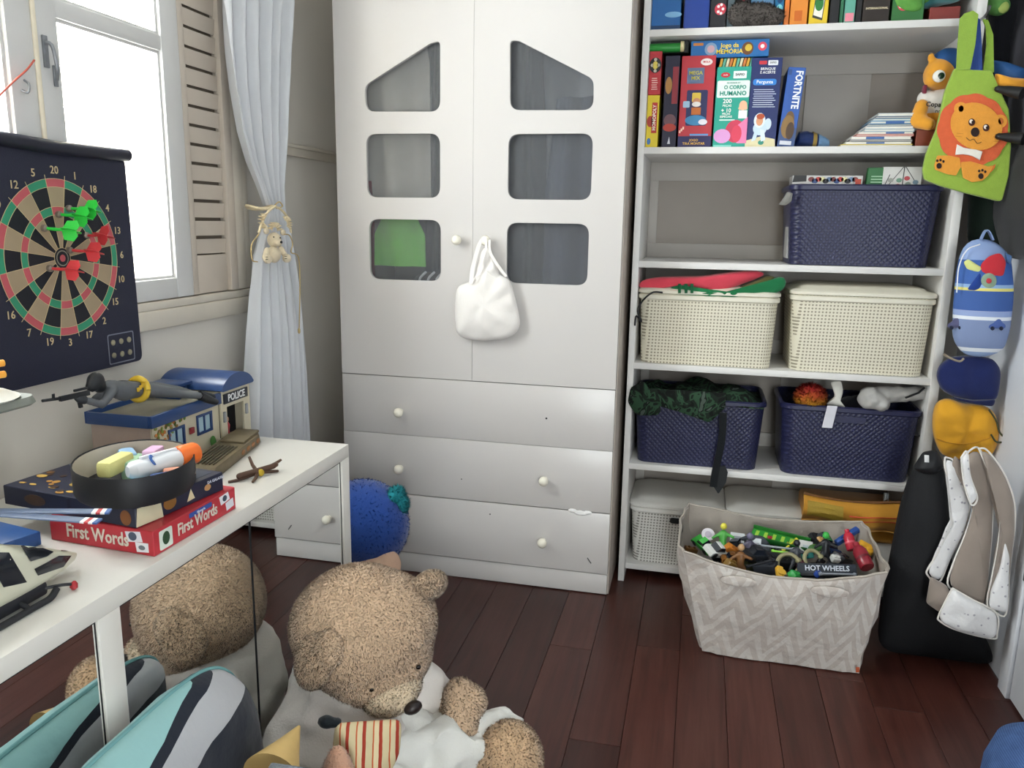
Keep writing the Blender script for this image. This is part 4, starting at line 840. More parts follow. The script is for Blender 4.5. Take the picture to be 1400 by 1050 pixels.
# ------------------------------------------------------------------ lion tote hooked on the shelf edge
yl = 3.01; FELT = lambda c: mat(c, .95, .10, 60, .5, 350, sheen=.3)
t = thing('lion_tote', 'lime green felt tote with an orange lion face', 'bag', PY(1322, 180, yl))
def felt(nm, pts, c, e, th=.003, r=0, par=None, bev=.0006):
    q = pp(pts, yl)
    if r: q = roundpoly(q, r, 3)
    return plate(nm, q, th, (0, yl-e, 0), (1, 0, 0), (0, 0, 1), FELT(c), par or t, bev)
felt('bag_body', [(1307, 94), (1330, 97), (1355, 98), (1368, 128), (1378, 150), (1381, 200), (1378, 240), (1369, 274), (1320, 262), (1285, 252), (1266, 244), (1264, 232), (1268, 212), (1283, 176), (1294, 126)], '#94b244', 0, .022, .008, None, .004)
felt('handle', [(1312, 26), (1318, 19), (1330, 15), (1337, 20), (1333, 60), (1326, 95), (1307, 95), (1309, 60)], '#8cab42', .004, .004, .003); 
felt('handle', [(1345, 24), (1353, 26), (1360, 46), (1361, 98), (1346, 97), (1351, 60), (1350, 36)], '#7f9f36', -.014, .004, .003); felt('lining_strap', [(1334, 22), (1341, 26), (1343, 60), (1344, 97), (1327, 95), (1334, 60)], '#25407f', -.006, .003)
mc = (1330, 172); mane = []
for k in range(72): a = 2*pi*k/72; r = 1+.045*abs(sin(a*5.5)); mane.append((mc[0]+47*r*cos(a)*1.0, mc[1]+6+48*r*sin(a)))
felt('mane', mane, '#d8623a', .0035)
fc = [(1334+35*cos(2*pi*k/32), 173+32*sin(2*pi*k/32)+.12*35*cos(2*pi*k/32)) for k in range(32)]; ORG = '#e39a3a'
for ex, ey in ((1313, 149), (1367, 166)): felt('ear', [(ex+9*cos(a), ey+9*sin(a)) for a in [2*pi*k/16 for k in range(16)]], ORG, .006); felt('inner_ear', [(ex+3.5*cos(a), ey+4.5*sin(a)) for a in [2*pi*k/12 for k in range(12)]], '#b8622a', .0075, .002)
hd = felt('face', fc, ORG, .0075)
for ex, ey in ((1327.5, 167.5), (1347, 175)): felt('eye', [(ex+4.5*cos(a), ey+5*sin(a)) for a in [2*pi*k/14 for k in range(14)]], '#4a2418', .0095, .002, 0, hd, .0002); felt('eye_white', [(ex-1+2.4*cos(a), ey-1+2.8*sin(a)) for a in [2*pi*k/10 for k in range(10)]], '#f0e6dc', .011, .0015, 0, hd, .0002); felt('pupil', [(ex+.8+1.6*cos(a), ey+1.8*sin(a)) for a in [2*pi*k/10 for k in range(10)]], '#201510', .012, .001, 0, hd, .0002)
felt('nose', [(1332+5.6*cos(a), 181+6.2*sin(a)) for a in [2*pi*k/14 for k in range(14)]], '#2a1a18', .0105, .003, 0, hd)
tube('mouth', spline([PY(a, b, yl-.0085) for a, b in ((1321, 188), (1326, 192), (1331, 190), (1336, 196), (1342, 194))], 16), .0008, DARK, hd, 5)
for a, b in ((1308, 182), (1306, 186), (1358, 193)): tube('whisker', [PY(a, b, yl-.0082), PY(a+9, b+1, yl-.0082)], .0005, mat('#a8601c', .8), hd, 4)
felt('paw', [(1277, 226), (1281, 213), (1296, 213), (1311, 216), (1313, 228), (1306, 240), (1294, 238), (1278, 232)], ORG, .0068, .003, .004); felt('paw', [(1313, 222), (1326, 221), (1340, 225), (1350, 228), (1358, 226), (1350, 240), (1342, 247), (1328, 249), (1316, 243)], ORG, .0068, .003, .004); felt('tail', [(1348, 232), (1360, 225), (1359, 230), (1350, 239)], '#d8722c', .0060, .003)
for cx, cy, s in ((1283, 227, 1), (1340, 241, 1)):
    for dx, dy, rx, ry in ((0, 0, 3.6, 4), (-2.5, -7, 1.5, 1.8), (2, -8, 1.5, 1.8), (6, -6, 1.5, 1.8)): felt('paw_pad', [(cx+dx+rx*cos(a), cy+dy+ry*sin(a)) for a in [2*pi*k/10 for k in range(10)]], '#2a1a18', .009, .002, 0, None, .0002)
bo = PY(1324, 207, yl-.012)
felt('bow', [(1308, 199), (1316, 203), (1324, 204.5), (1332, 205.5), (1341, 208), (1338, 218), (1330, 213.5), (1323, 211.5), (1316, 210.5), (1306, 211)], '#ece6dc', .011, .006, 0, None, .002)
# wall hook that carries the straps
hk = tag(tube('coat_hook', spline([(.847, 3.098, PY(1335, 18, 3.06).z-.012), (.847, 3.07, PY(1335, 18, 3.06).z-.012), (.847, 3.035, PY(1335, 18, 3.06).z-.006), (.847, 3.02, PY(1335, 18, 3.06).z+.012)], 12), .005, mat('#8d8d8d', .3, metal=1), None, 8), 'small metal hook on the shelf edge carrying the lion bag', 'hook')

# ------------------------------------------------------------------ dark coats and bags beside the shelf
BLK = cloth('#121318'); BLK2 = mat('#1b1c22', .45, .2, 12, .25, 60)
def hang(nm, lb, cat, pts, y, tf, tb, m, seed=0, wr=.012, ws=10, n=56, par=None):
    o = puff(nm, p3(pts, y), (0, -1, 0), tf, tb, m, par, wr, ws, seed, n)
    if par is None: tag(o, lb, cat)
    return o
def hangw(nm, lb, cat, pts, x, tf, tb, m, seed=0): return tag(puff(nm, [PX(a, b, x) for a, b in pts], (-1, 0, 0), tf, tb, m, None, .010, 9, seed, 56), lb, cat)
hangw('hanging_coat', 'dark grey coat with worn shiny patch hanging on the right wall', 'coat', [(1362, -60), (1410, -60), (1430, 40), (1440, 160), (1436, 215), (1405, 232), (1376, 225), (1364, 150), (1360, 60)], 1.012, .035, .015, mat('#4a494f', .5, .4, 9, .3, 60), 1)
hangw('black_jacket', 'black jacket hanging low on the right wall below the grey coat', 'jacket', [(1362, 150), (1384, 200), (1410, 190), (1436, 200), (1440, 300), (1420, 350), (1396, 356), (1372, 350), (1358, 300), (1352, 220)], 1.000, .03, .02, BLK, 2)
hang('black_overcoat', 'long black overcoat hanging in the gap between shelf and right wall', 'coat', [(1352, -80), (1392, -80), (1408, 60), (1412, 200), (1404, 330), (1380, 350), (1338, 340), (1334, 250), (1345, 120), (1352, 20)], 3.24, .04, .04, BLK, 12)
hang('dark_green_bag', 'very dark green cloth bag hanging behind the lion tote', 'bag', [(1325, 225), (1372, 225), (1380, 300), (1374, 345), (1335, 345), (1322, 330)], 3.17, .035, .02, cloth('#15211a'), 3)
hp_ = thing('hanging_plush', 'blue and orange plush limb sticking out behind the lion tote', 'plush toy', PY(1380, 104, 3.07))
hang('blue_limb', None, None, [(1356, 82), (1372, 84), (1402, 94), (1405, 118), (1384, 124), (1362, 112)], 3.07, .03, .02, BL, 4, par=hp_)
o = hang('orange_limb', None, None, [(1360, 100), (1382, 106), (1406, 108), (1406, 124), (1385, 128), (1360, 116)], 3.03, .02, .015, OR, 5, par=hp_)
for k, (a, b, c, d) in enumerate(((1361, 121, 1398, 128), (1362, 186, 1400, 190))):
    tt = thing('folding_umbrella', ('black umbrella handle poking past the lion ear', 'black umbrella tip poking across the lion mane')[k], 'umbrella', PY(a, b, 3.0)); A, B = PY(a, b, 2.995), PY(c, d, 2.94)
    lathe('handle', [(.007, 0), (.0105, .006), (.0105, .02), (.008, .026)], A, B-A, mat('#1a1a1c', .3), tt, 12); tube('closed_canopy', [A+(B-A)*.12, A+(B-A)*.5, B], [.010, .016, .020], mat('#141416', .6), tt, 10)
tt = thing('green_plush', 'green plush foot hanging beyond the top of the shelf edge', 'plush toy', PY(1364, 12, 3.15)); blob('foot', [(PY(1366, 9, 3.14), (.035, .03, .03)), (PY(1360, 0, 3.16), (.03, .03, .05))], mat('#4a7a3a', .9, .2, 40, .3, 200), tt, .008, 3); blob('sole', [(PY(1372, 10, 3.118), (.018, .01, .02))], mat('#8a9a50', .9, .2, 40), tt, .005, 2); tube('hanging_loop', spline([PY(1360, -8, 3.15), (.868, 3.16, 2.24), (.862, 3.17, 2.25)], 8), .004, mat('#4a7a3a', .9), tt, 6)
# child's backpack
def m_pack():
    N = NT('printed_backpack_cloth'); X = N.xyz(); f = N.math('MULTIPLY_ADD', X[2], 2.05, .5)
    N.base(N.ramp(f, [(0, '#93a9cf'), (.135, '#93a9cf'), (.14, '#e3e7ee'), (.165, '#7f8fb4'), (.36, '#e3e7ee'), (.385, '#93a5d0'), (.425, '#3f5f9f'), (.555, '#e0d67a'), (.575, '#8fb0d8'), (.60, '#3d62a8'), (.76, '#8ea4cf')], 'CONSTANT')); N.set(.7, 0, .3); N.bump(N.noise(300, 3), .2, .002); return N.m
t = thing('child_backpack', 'light blue toddler backpack with red plane and car patches', 'backpack', PY(1342, 485, 2.93))
puff('body', p3([(1313, 345), (1322, 330), (1340, 325), (1362, 330), (1382, 350), (1386, 400), (1381, 450), (1372, 480), (1345, 489), (1318, 486), (1302, 465), (1303, 420), (1307, 375)], 2.94), (0, -1, 0), .052, .05, m_pack(), t, .004, 10, 7, 56)
def patch(nm, pts, e, c, th=.006): return puff(nm, p3(pts, 2.94-e), (0, -1, 0), th, .012, cloth(c), t, .001, 20, 0, 32)
patch('plane_patch', [(1340, 362), (1352, 350), (1368, 345), (1376, 358), (1372, 378), (1352, 376), (1342, 372)], .046, '#c0323c'); patch('propeller_ring', [(1352+11*cos(a), 384+11*sin(a)) for a in [2*pi*k/18 for k in range(18)]], .050, '#8aa08a'); patch('propeller_hub', [(1352+4*cos(a), 384+4*sin(a)) for a in [2*pi*k/12 for k in range(12)]], .056, '#b83a44')
patch('cloud_patch', [(1317, 358), (1324, 354), (1336, 362), (1343, 366), (1340, 373), (1322, 368)], .042, '#d9e08f'); patch('wing_patch', [(1322, 396), (1340, 372), (1344, 390), (1340, 398)], .046, '#23408a'); patch('tail_fin', [(1374, 345), (1384, 350), (1382, 362), (1376, 358)], .036, '#4a6a9a')
for (cx, cy), c in (((1363, 443), '#4a5f9a'), ((1307, 442), '#5a5a7a')):
    patch('car_patch', [(cx-12, cy+6), (cx-11, cy), (cx-6, cy-1), (cx-3, cy-7), (cx+5, cy-7), (cx+8, cy-1), (cx+12, cy), (cx+12, cy+6)], .046 if cx > 1340 else .022, c, .004)
    for k in (-6, 6): patch('patch_wheel', [(cx+k+3*cos(a), cy+6+3*sin(a)) for a in [2*pi*j/10 for j in range(10)]], .049 if cx > 1340 else .026, '#20263a', .003)
tube('zip', spline([PY(a, b, 2.935-.03) for a, b in ((1308, 400), (1311, 365), (1322, 342), (1340, 334))], 16), .002, mat('#e6e8ec', .5), t, 6)
grid('top_loop', lambda u, v: PY(1340+18*u, 328-14*sin(u*pi), 2.93)+V((0, -.012+.024*v, 0)), 12, 2, cloth('#7f97c4'), t, .003)
# navy cap, mustard pouch
t = thing('navy_cap', 'navy blue cloth cap hanging between backpack and mustard pouch', 'cap', PY(1324, 548, 2.96))
puff('crown', p3([(1284, 500), (1300, 488), (1330, 486), (1358, 490), (1368, 505), (1366, 530), (1362, 547), (1335, 550), (1305, 543), (1287, 534), (1280, 515)], 2.98), (0, -1, 0), .035, .045, cloth('#1c2656'), t, .012, 18, 8, 48, .35); puff('peak', p3([(1300, 542), (1330, 547), (1362, 546), (1358, 556), (1334, 553), (1310, 548)], 2.95), (0, -1, 0), .012, .01, cloth('#161e46'), t, .002, 14, 2)
tube('strap_clip', spline([PY(a, b, 2.925) for a, b in ((1290, 484), (1300, 490), (1312, 494), (1318, 490))], 12), .004, mat('#8a7f70', .4), t, 6)
t = thing('mustard_pouch', 'mustard yellow cloth drawstring pouch hanging below the navy cap', 'pouch', PY(1320, 625, 2.97))
puff('pouch', p3([(1280, 550), (1296, 543), (1318, 553), (1340, 552), (1358, 560), (1366, 585), (1362, 610), (1352, 626), (1318, 630), (1286, 622), (1276, 596), (1275, 570)], 3.0), (0, -1, 0), .045, .045, cloth('#d49a2a'), t, .022, 22, 9, 48, .32)
tube('drawstring', spline([PY(a, b, 2.95) for a, b in ((1352, 560), (1362, 575), (1366, 590), (1372, 598), (1371, 604), (1362, 604), (1355, 594))], 20), .003, mat('#3a3f2a', .7), t, 6); tube('pouch_fold', spline([PY(a, b, 2.944) for a, b in ((1280, 600), (1300, 606), (1330, 606), (1356, 598))], 16), .0025, cloth('#b87f1e'), t, 6)
# tall black bag standing on the floor
t = thing('black_bag', 'tall black cloth bag slumped on the floor beside the fabric tote', 'bag', (.84, 2.76, 0))
yb_ = 2.78
puff('bag_body', [V((p.x, p.y, max(.004, p.z))) for p in p3([(1256, 632), (1264, 620), (1280, 617), (1290, 640), (1297, 700), (1298, 760), (1320, 830), (1348, 870), (1360, 905), (1358, 918), (1300, 922), (1205, 914), (1199, 880), (1212, 790), (1232, 690), (1246, 645)], yb_)], (0, -1, 0), .075, .10, mat('#0d0e12', .75, .2, 20, .3, 300), t, .012, 9, 6, 72, .42)
obox('brand_tab', PY(1264, 632, yb_-.062), (.014, 0, 0), (0, .002, 0), (-.003, 0, .024), mat('#d8d8d8', .6), t, .001)
puff('top_flap', p3([(1248, 640), (1262, 618), (1280, 615), (1292, 636), (1276, 648), (1258, 646)], yb_-.02), (0, -1, 0), .045, .03, mat('#131418', .6), t, .006)
# quilted cot bumper folded over it
def m_quilt(c, d, nm):
    N = NT(nm); vz = N.n('ShaderNodeTexVoronoi', i_Scale=46.0); N.l(N.coord(), vz.inputs['Vector']); N.base(N.mix(N.math('LESS_THAN', vz.outputs['Distance'], .17), c, d)); N.set(.9, 0, .2); N.bump(N.noise(35, 3), .5, .01); return N.m
STAR = m_quilt('#dddcdd', '#a8a6ae', 'white_star_quilting'); TAUPE = mat('#8d8178', .9, .08, 12, .5, 30, sheen=.3); PIPE = mat('#dedad4', .8)
t = thing('cot_bumper', 'taupe and white star quilted cot bumper folded over the black bag', 'cot bumper', PY(1330, 870, 2.66))
def quilt(nm, pts, y, m, th=.022, seed=0, pipe=True):
    q = p3(pts, y); o = puff(nm, q, (0, -1, 0), th, .012, m, t, .010, 16, seed, 56, .4)
    if pipe: tube('piping', [a for a in spline(q+[q[0]], 60)], .003, PIPE, o, 6)
    return o
quilt('fold', [(1292, 625), (1304, 630), (1318, 655), (1326, 690), (1318, 726), (1300, 760), (1284, 796), (1268, 786), (1270, 775), (1290, 745), (1304, 706), (1302, 670), (1292, 640)], 2.665, STAR, .02, 1)
quilt('fold', [(1305, 622), (1322, 640), (1334, 672), (1330, 690), (1316, 664), (1300, 640)], 2.66, TAUPE, .014, 6, False)
quilt('fold', [(1316, 628), (1326, 616), (1338, 613), (1350, 640), (1357, 690), (1355, 740), (1350, 790), (1346, 832), (1320, 816), (1296, 800), (1304, 768), (1320, 730), (1332, 690), (1328, 655)], 2.635, TAUPE, .026, 2)
quilt('fold', [(1314, 626), (1322, 618), (1326, 650), (1336, 680), (1328, 690), (1318, 660)], 2.60, STAR, .010, 7)
quilt('fold', [(1338, 613), (1350, 616), (1372, 646), (1386, 684), (1387, 720), (1380, 780), (1376, 838), (1362, 838), (1350, 826), (1356, 790), (1364, 750), (1368, 706), (1358, 660)], 2.60, TAUPE, .026, 3)
quilt('fold', [(1374, 740), (1380, 760), (1377, 838), (1352, 832), (1354, 810), (1366, 780)], 2.575, STAR, .012, 4, False)
quilt('fold', [(1302, 804), (1330, 820), (1362, 838), (1363, 866), (1356, 873), (1310, 862), (1286, 850), (1284, 840)], 2.595, STAR, .026, 5)
quilt('fold', [(1272, 788), (1294, 800), (1300, 812), (1286, 838), (1266, 824)], 2.62, TAUPE, .02, 8, False)
# denim pouf in the corner by the door
def m_denim():
    N = NT('blue_denim'); X = N.xyz(); s = N.math('SINE', N.math('MULTIPLY', N.math('ADD', X[0], X[2]), 900)); N.base(N.mix(N.math('MULTIPLY_ADD', s, .25, N.noise(30, 4)), '#2b3f66', '#4a6592')); N.set(.9, 0, .2); N.bump(N.noise(250, 3), .4, .003); return N.m
DEN = m_denim(); t = thing('denim_pouf', 'rounded blue denim floor pouf by the white door', 'pouf', (.875, 1.885, 0))
lathe('pouf_body', [(.125, .002), (.145, .03), (.152, .12), (.148, .20), (.13, .26), (.095, .285), (.05, .297), (.004, .30)], (.875, 1.885, 0), (0, 0, 1), DEN, t, 40, 180); tube('seam', [V((.875+.1515*cos(a), 1.885+.1515*sin(a), .13)) for a in [2*pi*k/48 for k in range(49)]], .004, mat('#22345a', .9), t, 6)
# ------------------------------------------------------------------ dartboard hanging below the window
xb = -1.58; bc = PX(85, 353, xb); NAVYS = mat('#1f2134', .6, .12, 8, .25, 400)
t = thing('dartboard', 'dark blue roll-up magnetic dartboard hanging from the window', 'dartboard', (xb, bc.y, 1.03)); DB = t
yl0, yr0, zt0, zb0 = bc.y-.245, PX(178, 300, xb).y, PX(80, 205, xb).z, 1.035
def dpt(y, z, e=0): return V((xb+e, y, z))
plate('sheet', roundpoly([(yl0, zb0), (yr0+.006, zb0), (yr0-.004, zt0), (yl0, zt0)], .02, 5), .003, (xb, 0, 0), (0, 1, 0), (0, 0, 1), NAVYS, t)
rb = tube('roll_bar', [dpt(yl0-.02, zt0+.014, .004), dpt((yl0+yr0)/2, zt0+.004, .006), dpt(yr0+.002, zt0+.006, .004)], .017, mat('#1b1d2c', .45), t, 14)
TAN = mat('#9c8a70', .6, .08, 20); INK = mat('#14161f', .6, .1, 20); RD = mat('#b8545c', .6, .08, 20); GR = mat('#2f8a68', .6, .08, 20); WIRE = mat('#c9b48a', .5)
R0 = .196
def sect(a0, a1, r0, r1, n=4): return [(r1*sin(a0+(a1-a0)*k/n), r1*cos(a0+(a1-a0)*k/n)) for k in range(n+1)]+[(r0*sin(a1-(a1-a0)*k/n), r0*cos(a1-(a1-a0)*k/n)) for k in range(n+1)]
nums = [20, 1, 18, 4, 13, 6, 10, 15, 2, 17, 3, 19, 7, 16, 8, 11, 14, 9, 12, 5]
for k in range(20):
    a = (k-.5)*pi/10; b = a+pi/10; e = k % 2 == 0
    for r0, r1, m in ((.026, .108, TAN if e else INK), (.108, .128, RD if e else GR), (.128, .176, TAN if e else INK), (.176, R0, RD if e else GR)):
        plate('segment', sect(a, b, r0, r1), .0006, (xb+.0008, bc.y, bc.z), (0, 1, 0), (0, 0, 1), m, t)
    c = k*pi/10; text(str(nums[k]), (xb+.001, bc.y+.216*sin(c), bc.z+.216*cos(c)), (0, 1, 0), (0, 0, 1), .027, WIRE, t, name='number', bold=.005)
    d = V((0, sin(a), cos(a))); tube('wire', [V((xb+.001, bc.y, bc.z))+d*.026, V((xb+.001, bc.y, bc.z))+d*.206], .0007, WIRE, t, 4)
for r in (.026, .108, .128, .176, R0): tube('ring_wire', [V((xb+.001, bc.y+r*sin(a), bc.z+r*cos(a))) for a in [2*pi*k/60 for k in range(61)]], .0007, WIRE, t, 4)
for r, m, e in ((.026, INK, .0010), (.020, mat('#8a8878', .6), .0013), (.017, INK, .0016), (.009, RD, .0019)): plate('bullseye', ell(0, 0, r, r, 24), .0006, (xb+e, bc.y, bc.z), (0, 1, 0), (0, 0, 1), m, t)
c = PX(166, 475, xb); by, bz = c.y, c.z
plate('magnet_box', [roundpoly(rect(-.052, -.042, .052, .042), .006, 3), roundpoly(rect(-.049, -.039, .049, .039), .005, 3)], .0006, (xb+.001, by, bz), (0, 1, 0), (0, 0, 1), mat('#7a7d8a', .5), t)
for i in range(3):
    for j in range(2): lathe('magnet', [(.008, 0), (.008, .002), (.005, .003)], (xb, by-.032+.032*i, bz+.018-.036*j), (1, 0, 0), mat('#a09a80', .4, metal=.5), t, 12)
def dart(lb, px, py, qx, qy, c, nm):
    A = PX(px, py, xb+.004); Bv = PX(qx, qy, xb+.085); d = (Bv-A).normalized(); L = (Bv-A).length; tt = thing('dart', lb, 'dart', A, 'magnetic darts on the board')
    lathe('magnet_tip', [(.0085, -.003), (.0085, .005), (.004, .009)], A, d, mat('#8a7f74', .4, metal=.5), tt, 12); tube('shaft', [A+d*.006, A+d*L*.35, A+d*L*.62], [.0035, .0042, .0025], plastic(c), tt, 8)
    for k in range(4):
        w_ = d.orthogonal().normalized(); w_.rotate(Matrix.Rotation(k*pi/2+.5, 3, d)); n = d.cross(w_)
        P = [A+d*L*.55, A+d*L*.68+w_*.024, A+d*L*.98+w_*.026, A+d*L*1.08+w_*.012, A+d*L*1.0]
        bm = bmesh.new(); f1 = [bm.verts.new(p+n*.0005) for p in P]; f2 = [bm.verts.new(p-n*.0005) for p in P]; bm.faces.new(f1); bm.faces.new(f2[::-1])
        for i in range(5): bm.faces.new((f1[i], f2[i], f2[(i+1) % 5], f1[(i+1) % 5]))
        frombm('flight', bm, mat(c, .4, .05), tt)
G_, R_ = '#34cf4a', '#d8444a'
dart('green dart stuck highest on the dartboard', 94, 285, 130, 287, G_, 0); dart('green dart with its tip just below number twenty', 80, 293, 118, 297, G_, 0); dart('green dart stuck left of the bullseye top on the dartboard', 60, 312, 104, 316, G_, 0)
dart('red dart stuck beside number thirteen', 118, 322, 146, 322, R_, 0); dart('red dart stuck right of the bullseye', 95, 342, 135, 345, R_, 0); dart('red dart stuck just below the bullseye', 68, 367, 106, 370, R_, 0)
o = (tube('hanging_cord', spline([PX(47, 82, XL+.05), PX(36, 96, XL+.05), PX(18, 112, -1.57), PX(-4, 134, -1.575), PX(-30, 165, -1.58), PX(-50, 192, -1.576)], 24), .0022, mat('#b5584a', .7), DB, 6))
# ------------------------------------------------------------------ police station toy
t = thing('police_station_toy', 'toy police station with blue barrel roof on the white cabinet', 'toy house', (-1.43, 1.95, DZ))
hx0, hx1, hy0, hy1, hy2 = -1.545, -1.36, 1.735, 2.03, 2.185; zw = .918; CRM = plastic('#c9c0a8', .5); BLU = plastic('#25406f', .3); z0 = DZ+.0005
sid = mat('#a8968c', .6, .1, 30)
plate('front_wall', [rect(hy0, z0, hy1, zw), rect(1.80, .835, 1.862, .885), rect(1.925, .845, 1.99, .895)], .006, (hx1, 0, 0), (0, 1, 0), (0, 0, 1), CRM, t)
box('side_wall', hx0, hx1-.006, hy0, hy0+.006, z0, zw, sid, t); box('back_wall', hx0, hx0+.006, hy0+.006, hy2, z0, zw, CRM, t)
r = box('roof_slab', hx0-.004, hx1+.008, hy0-.012, hy1+.0, zw, zw+.012, mat('#8f8a7a', .6, .1, 20), t, .001)
for a in ((hx1+.002, hx1+.012, hy0-.014, hy1), (hx0-.006, hx0+.002, hy0-.014, hy1), (hx0+.002, hx1+.002, hy0-.016, hy0-.008)): box('roof_edge', *a, zw-.006, zw+.026, BLU, t, .001)
for y0, y1, a, b in ((1.80, 1.862, .835, .885), (1.925, 1.99, .845, .895)):
    wn = plate('window', [rect(y0-.004, a-.004, y1+.004, b+.004), rect(y0+.003, a+.003, (y0+y1)/2-.0015, b-.003), rect((y0+y1)/2+.0015, a+.003, y1-.003, b-.003)], .005, (hx1+.003, 0, 0), (0, 1, 0), (0, 0, 1), BLU, t)
    box('pane', hx1-.004, hx1-.002, y0, y1, a, b, mat('#a9c4cf', .15), wn)
box('alarm_box', hx1, hx1+.006, 1.885, 1.905, .855, .873, plastic('#8a2a30'), t, .002)
for k in range(46):
    y = rnd.uniform(1.745, 1.80)+max(0, (k-22)/23)*.07; zz = .915-abs(rnd.gauss(0, .02)) if k > 18 else rnd.uniform(.84, .92)
    c = rnd.choice(('#7a8a3a', '#c07a3a', '#8f6a3a', '#5f7a34')); plate('ivy_leaf', ell(0, 0, .006, .0045, 6), .001, (hx1+.002+.0002*(k % 5), y, zz), (0, cos(k), sin(k)), (0, -sin(k), cos(k)), mat(c, .6), t)
puff('shrub', [V((hx1+.006, 1.985+.012*cos(a), .806+.018*sin(a)+.002)) for a in [2*pi*k/12 for k in range(12)]], (1, 0, 0), .008, .004, mat('#4a7a3a', .8, .3, 90), t, .003, 60)
# gate tower
zt_ = .945
plate('tower_front', [rect(hy1, z0, hy2, zt_), rect(hy1+.03, z0+.004, hy2-.035, .895)], .006, (hx1+.008, 0, 0), (0, 1, 0), (0, 0, 1), CRM, t)
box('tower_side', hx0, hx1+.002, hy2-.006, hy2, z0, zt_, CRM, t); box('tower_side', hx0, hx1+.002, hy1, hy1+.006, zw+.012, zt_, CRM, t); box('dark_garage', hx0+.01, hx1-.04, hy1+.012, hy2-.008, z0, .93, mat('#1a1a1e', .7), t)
box('sign_board', hx1+.008, hx1+.013, hy1+.012, hy2-.016, .906, .936, plastic('#23262f'), t, .001); text('POLICE', (hx1+.0136, (hy1+hy2)/2-.002, .921), (0, 1, 0), (0, 0, 1), .030, mat('#e6e6e6', .5), t, sx=.92, bold=.02)
for k in range(2): box('gate_lamp', hx1+.008, hx1+.014, hy1+.008+.118*k, hy1+.018+.118*k, .852, .884, mat('#8f9296', .4), t, .001)
n = 16; arc = [(-.087+.174*k/n, .062*sqrt(max(0, 1-((-.087+.174*k/n)/.092)**2))-.018) for k in range(n+1)]; ym = (hy1+hy2)/2
loft('barrel_roof', [[V((x, ym+a, zt_+.004+b)) for a, b in arc]+[V((x, ym-a, zt_+.002)) for a in (-.08, -.04, 0, .04, .08)] for x in (hx0-.01, hx1+.02)], BLU, t, True, True, 40)
ridge = [box('roof_rib', hx0+.01, hx0+.10, hy1-.06+.03*k, hy1-.05+.03*k, zw+.012, zw+.05, BLU, t, .002) for k in range(2)]
hb = box('roof_hatch', hx0+.004, hx0+.105, hy1-.07, hy1-.002, zw+.048, zw+.058, BLU, t, .002)
o = thing('toy_prisoner', 'tiny red toy figure standing in the police station gateway', 'toy figure', (hx1-.012, hy1+.055, z0)); lathe('body', [(.010, 0), (.011, .01), (.007, .03), (.010, .045), (.005, .056)], (hx1-.012, hy1+.055, z0), (0, 0, 1), plastic('#a83038'), o, 12); lathe('head', [(.003, 0), (.007, .004), (.007, .012), (.003, .016)], (hx1-.012, hy1+.055, z0+.056), (0, 0, 1), plastic('#c09078'), o, 12)
# ------------------------------------------------------------------ prone action figure on the roof
GS = mat('#5b5e62', .6, .1, 40, .15, 200); xf = -1.43
def fp(px, py, dx=0): return PX(px, py, xf+dx)
t = thing('action_figure', 'grey action figure in black hood lying prone on the toy roof', 'toy figure', fp(200, 545))
blob('body', [('cap', fp(150, 530), fp(170, 535), .021, .027), ('cap', fp(170, 534), fp(192, 532), .027, .022), ('cap', fp(192, 532), fp(208, 533), .022, .024), ('cap', fp(208, 530, .0), fp(244, 534, .03), .019, .014), ('cap', fp(244, 534, .03), fp(272, 540, .075), .013, .010), ('cap', fp(208, 534, .016), fp(244, 538, .045), .019, .014), ('cap', fp(244, 538, .045), fp(272, 541, .095), .014, .011),
    ('cap', fp(154, 534, .018), fp(140, 553, .022), .013, .011), ('cap', fp(140, 553, .022), fp(112, 546, .012), .011, .009), ('cap', fp(152, 530, -.02), fp(130, 545, -.02), .012, .010)], GS, t, .0055, 3)
blob('hood', [(fp(131, 521), (.020, .022, .023)), (fp(126, 528), (.015, .016, .015)), (fp(136, 529), (.016, .016, .016))], mat('#1d1f23', .5), t, .005, 3)
tube('belt', [fp(189, 532)+V((.0275*cos(a), .004*sin(a), .0275*sin(a))) for a in [2*pi*k/20 for k in range(21)]], .009, plastic('#d8b53a'), t, 8)
for k in range(4): obox('belt_pouch', fp(187+3*k, 536-3*k, .026), (.004, 0, 0), (0, .008, 0), (0, 0, .011), plastic('#cfa92e'), t, .001)
for a, b in ((fp(273, 541, .095), fp(296, 550, .105)), (fp(273, 540, .075), fp(292, 543, .085))): tube('boot', [a, a.lerp(b, .6), b], [.0125, .0115, .008], mat('#24262a', .5), t, 10)
tube('glove', [fp(116, 547, .013), fp(109, 546, .01), fp(104, 543, .006)], [.0105, .010, .007], mat('#2a2c30', .5), t, 10)
puff('cape', [fp(142, 524), fp(165, 520), fp(200, 522), fp(205, 530, -.01), fp(180, 532, -.015), fp(150, 534, -.01)], (.4, 0, 1), .003, .003, mat('#26282c', .8), t, .002)
t2 = thing('toy_rifle', 'small black toy rifle held by the grey prone figure', 'toy gun', fp(95, 545, .008)); BK = plastic('#1e2024', .4); dx = .006
tube('barrel', [fp(58, 548, dx), fp(80, 545, dx)], .0035, BK, t2, 8); obox('receiver', fp(80, 549, dx), (.008, 0, 0), fp(120, 540, dx)-fp(80, 549, dx), (0, 0, .012), BK, t2, .001); obox('magazine', fp(104, 545, dx), (.006, 0, 0), (0, .010, 0), (0, .004, -.024), BK, t2, .001); obox('front_sight', fp(71, 546, dx), (.003, 0, 0), (0, .006, 0), (0, .001, .012), BK, t2); obox('scope', fp(100, 536, dx), (.006, 0, 0), fp(118, 532, dx)-fp(100, 536, dx), (0, 0, .006), BK, t2, .001)
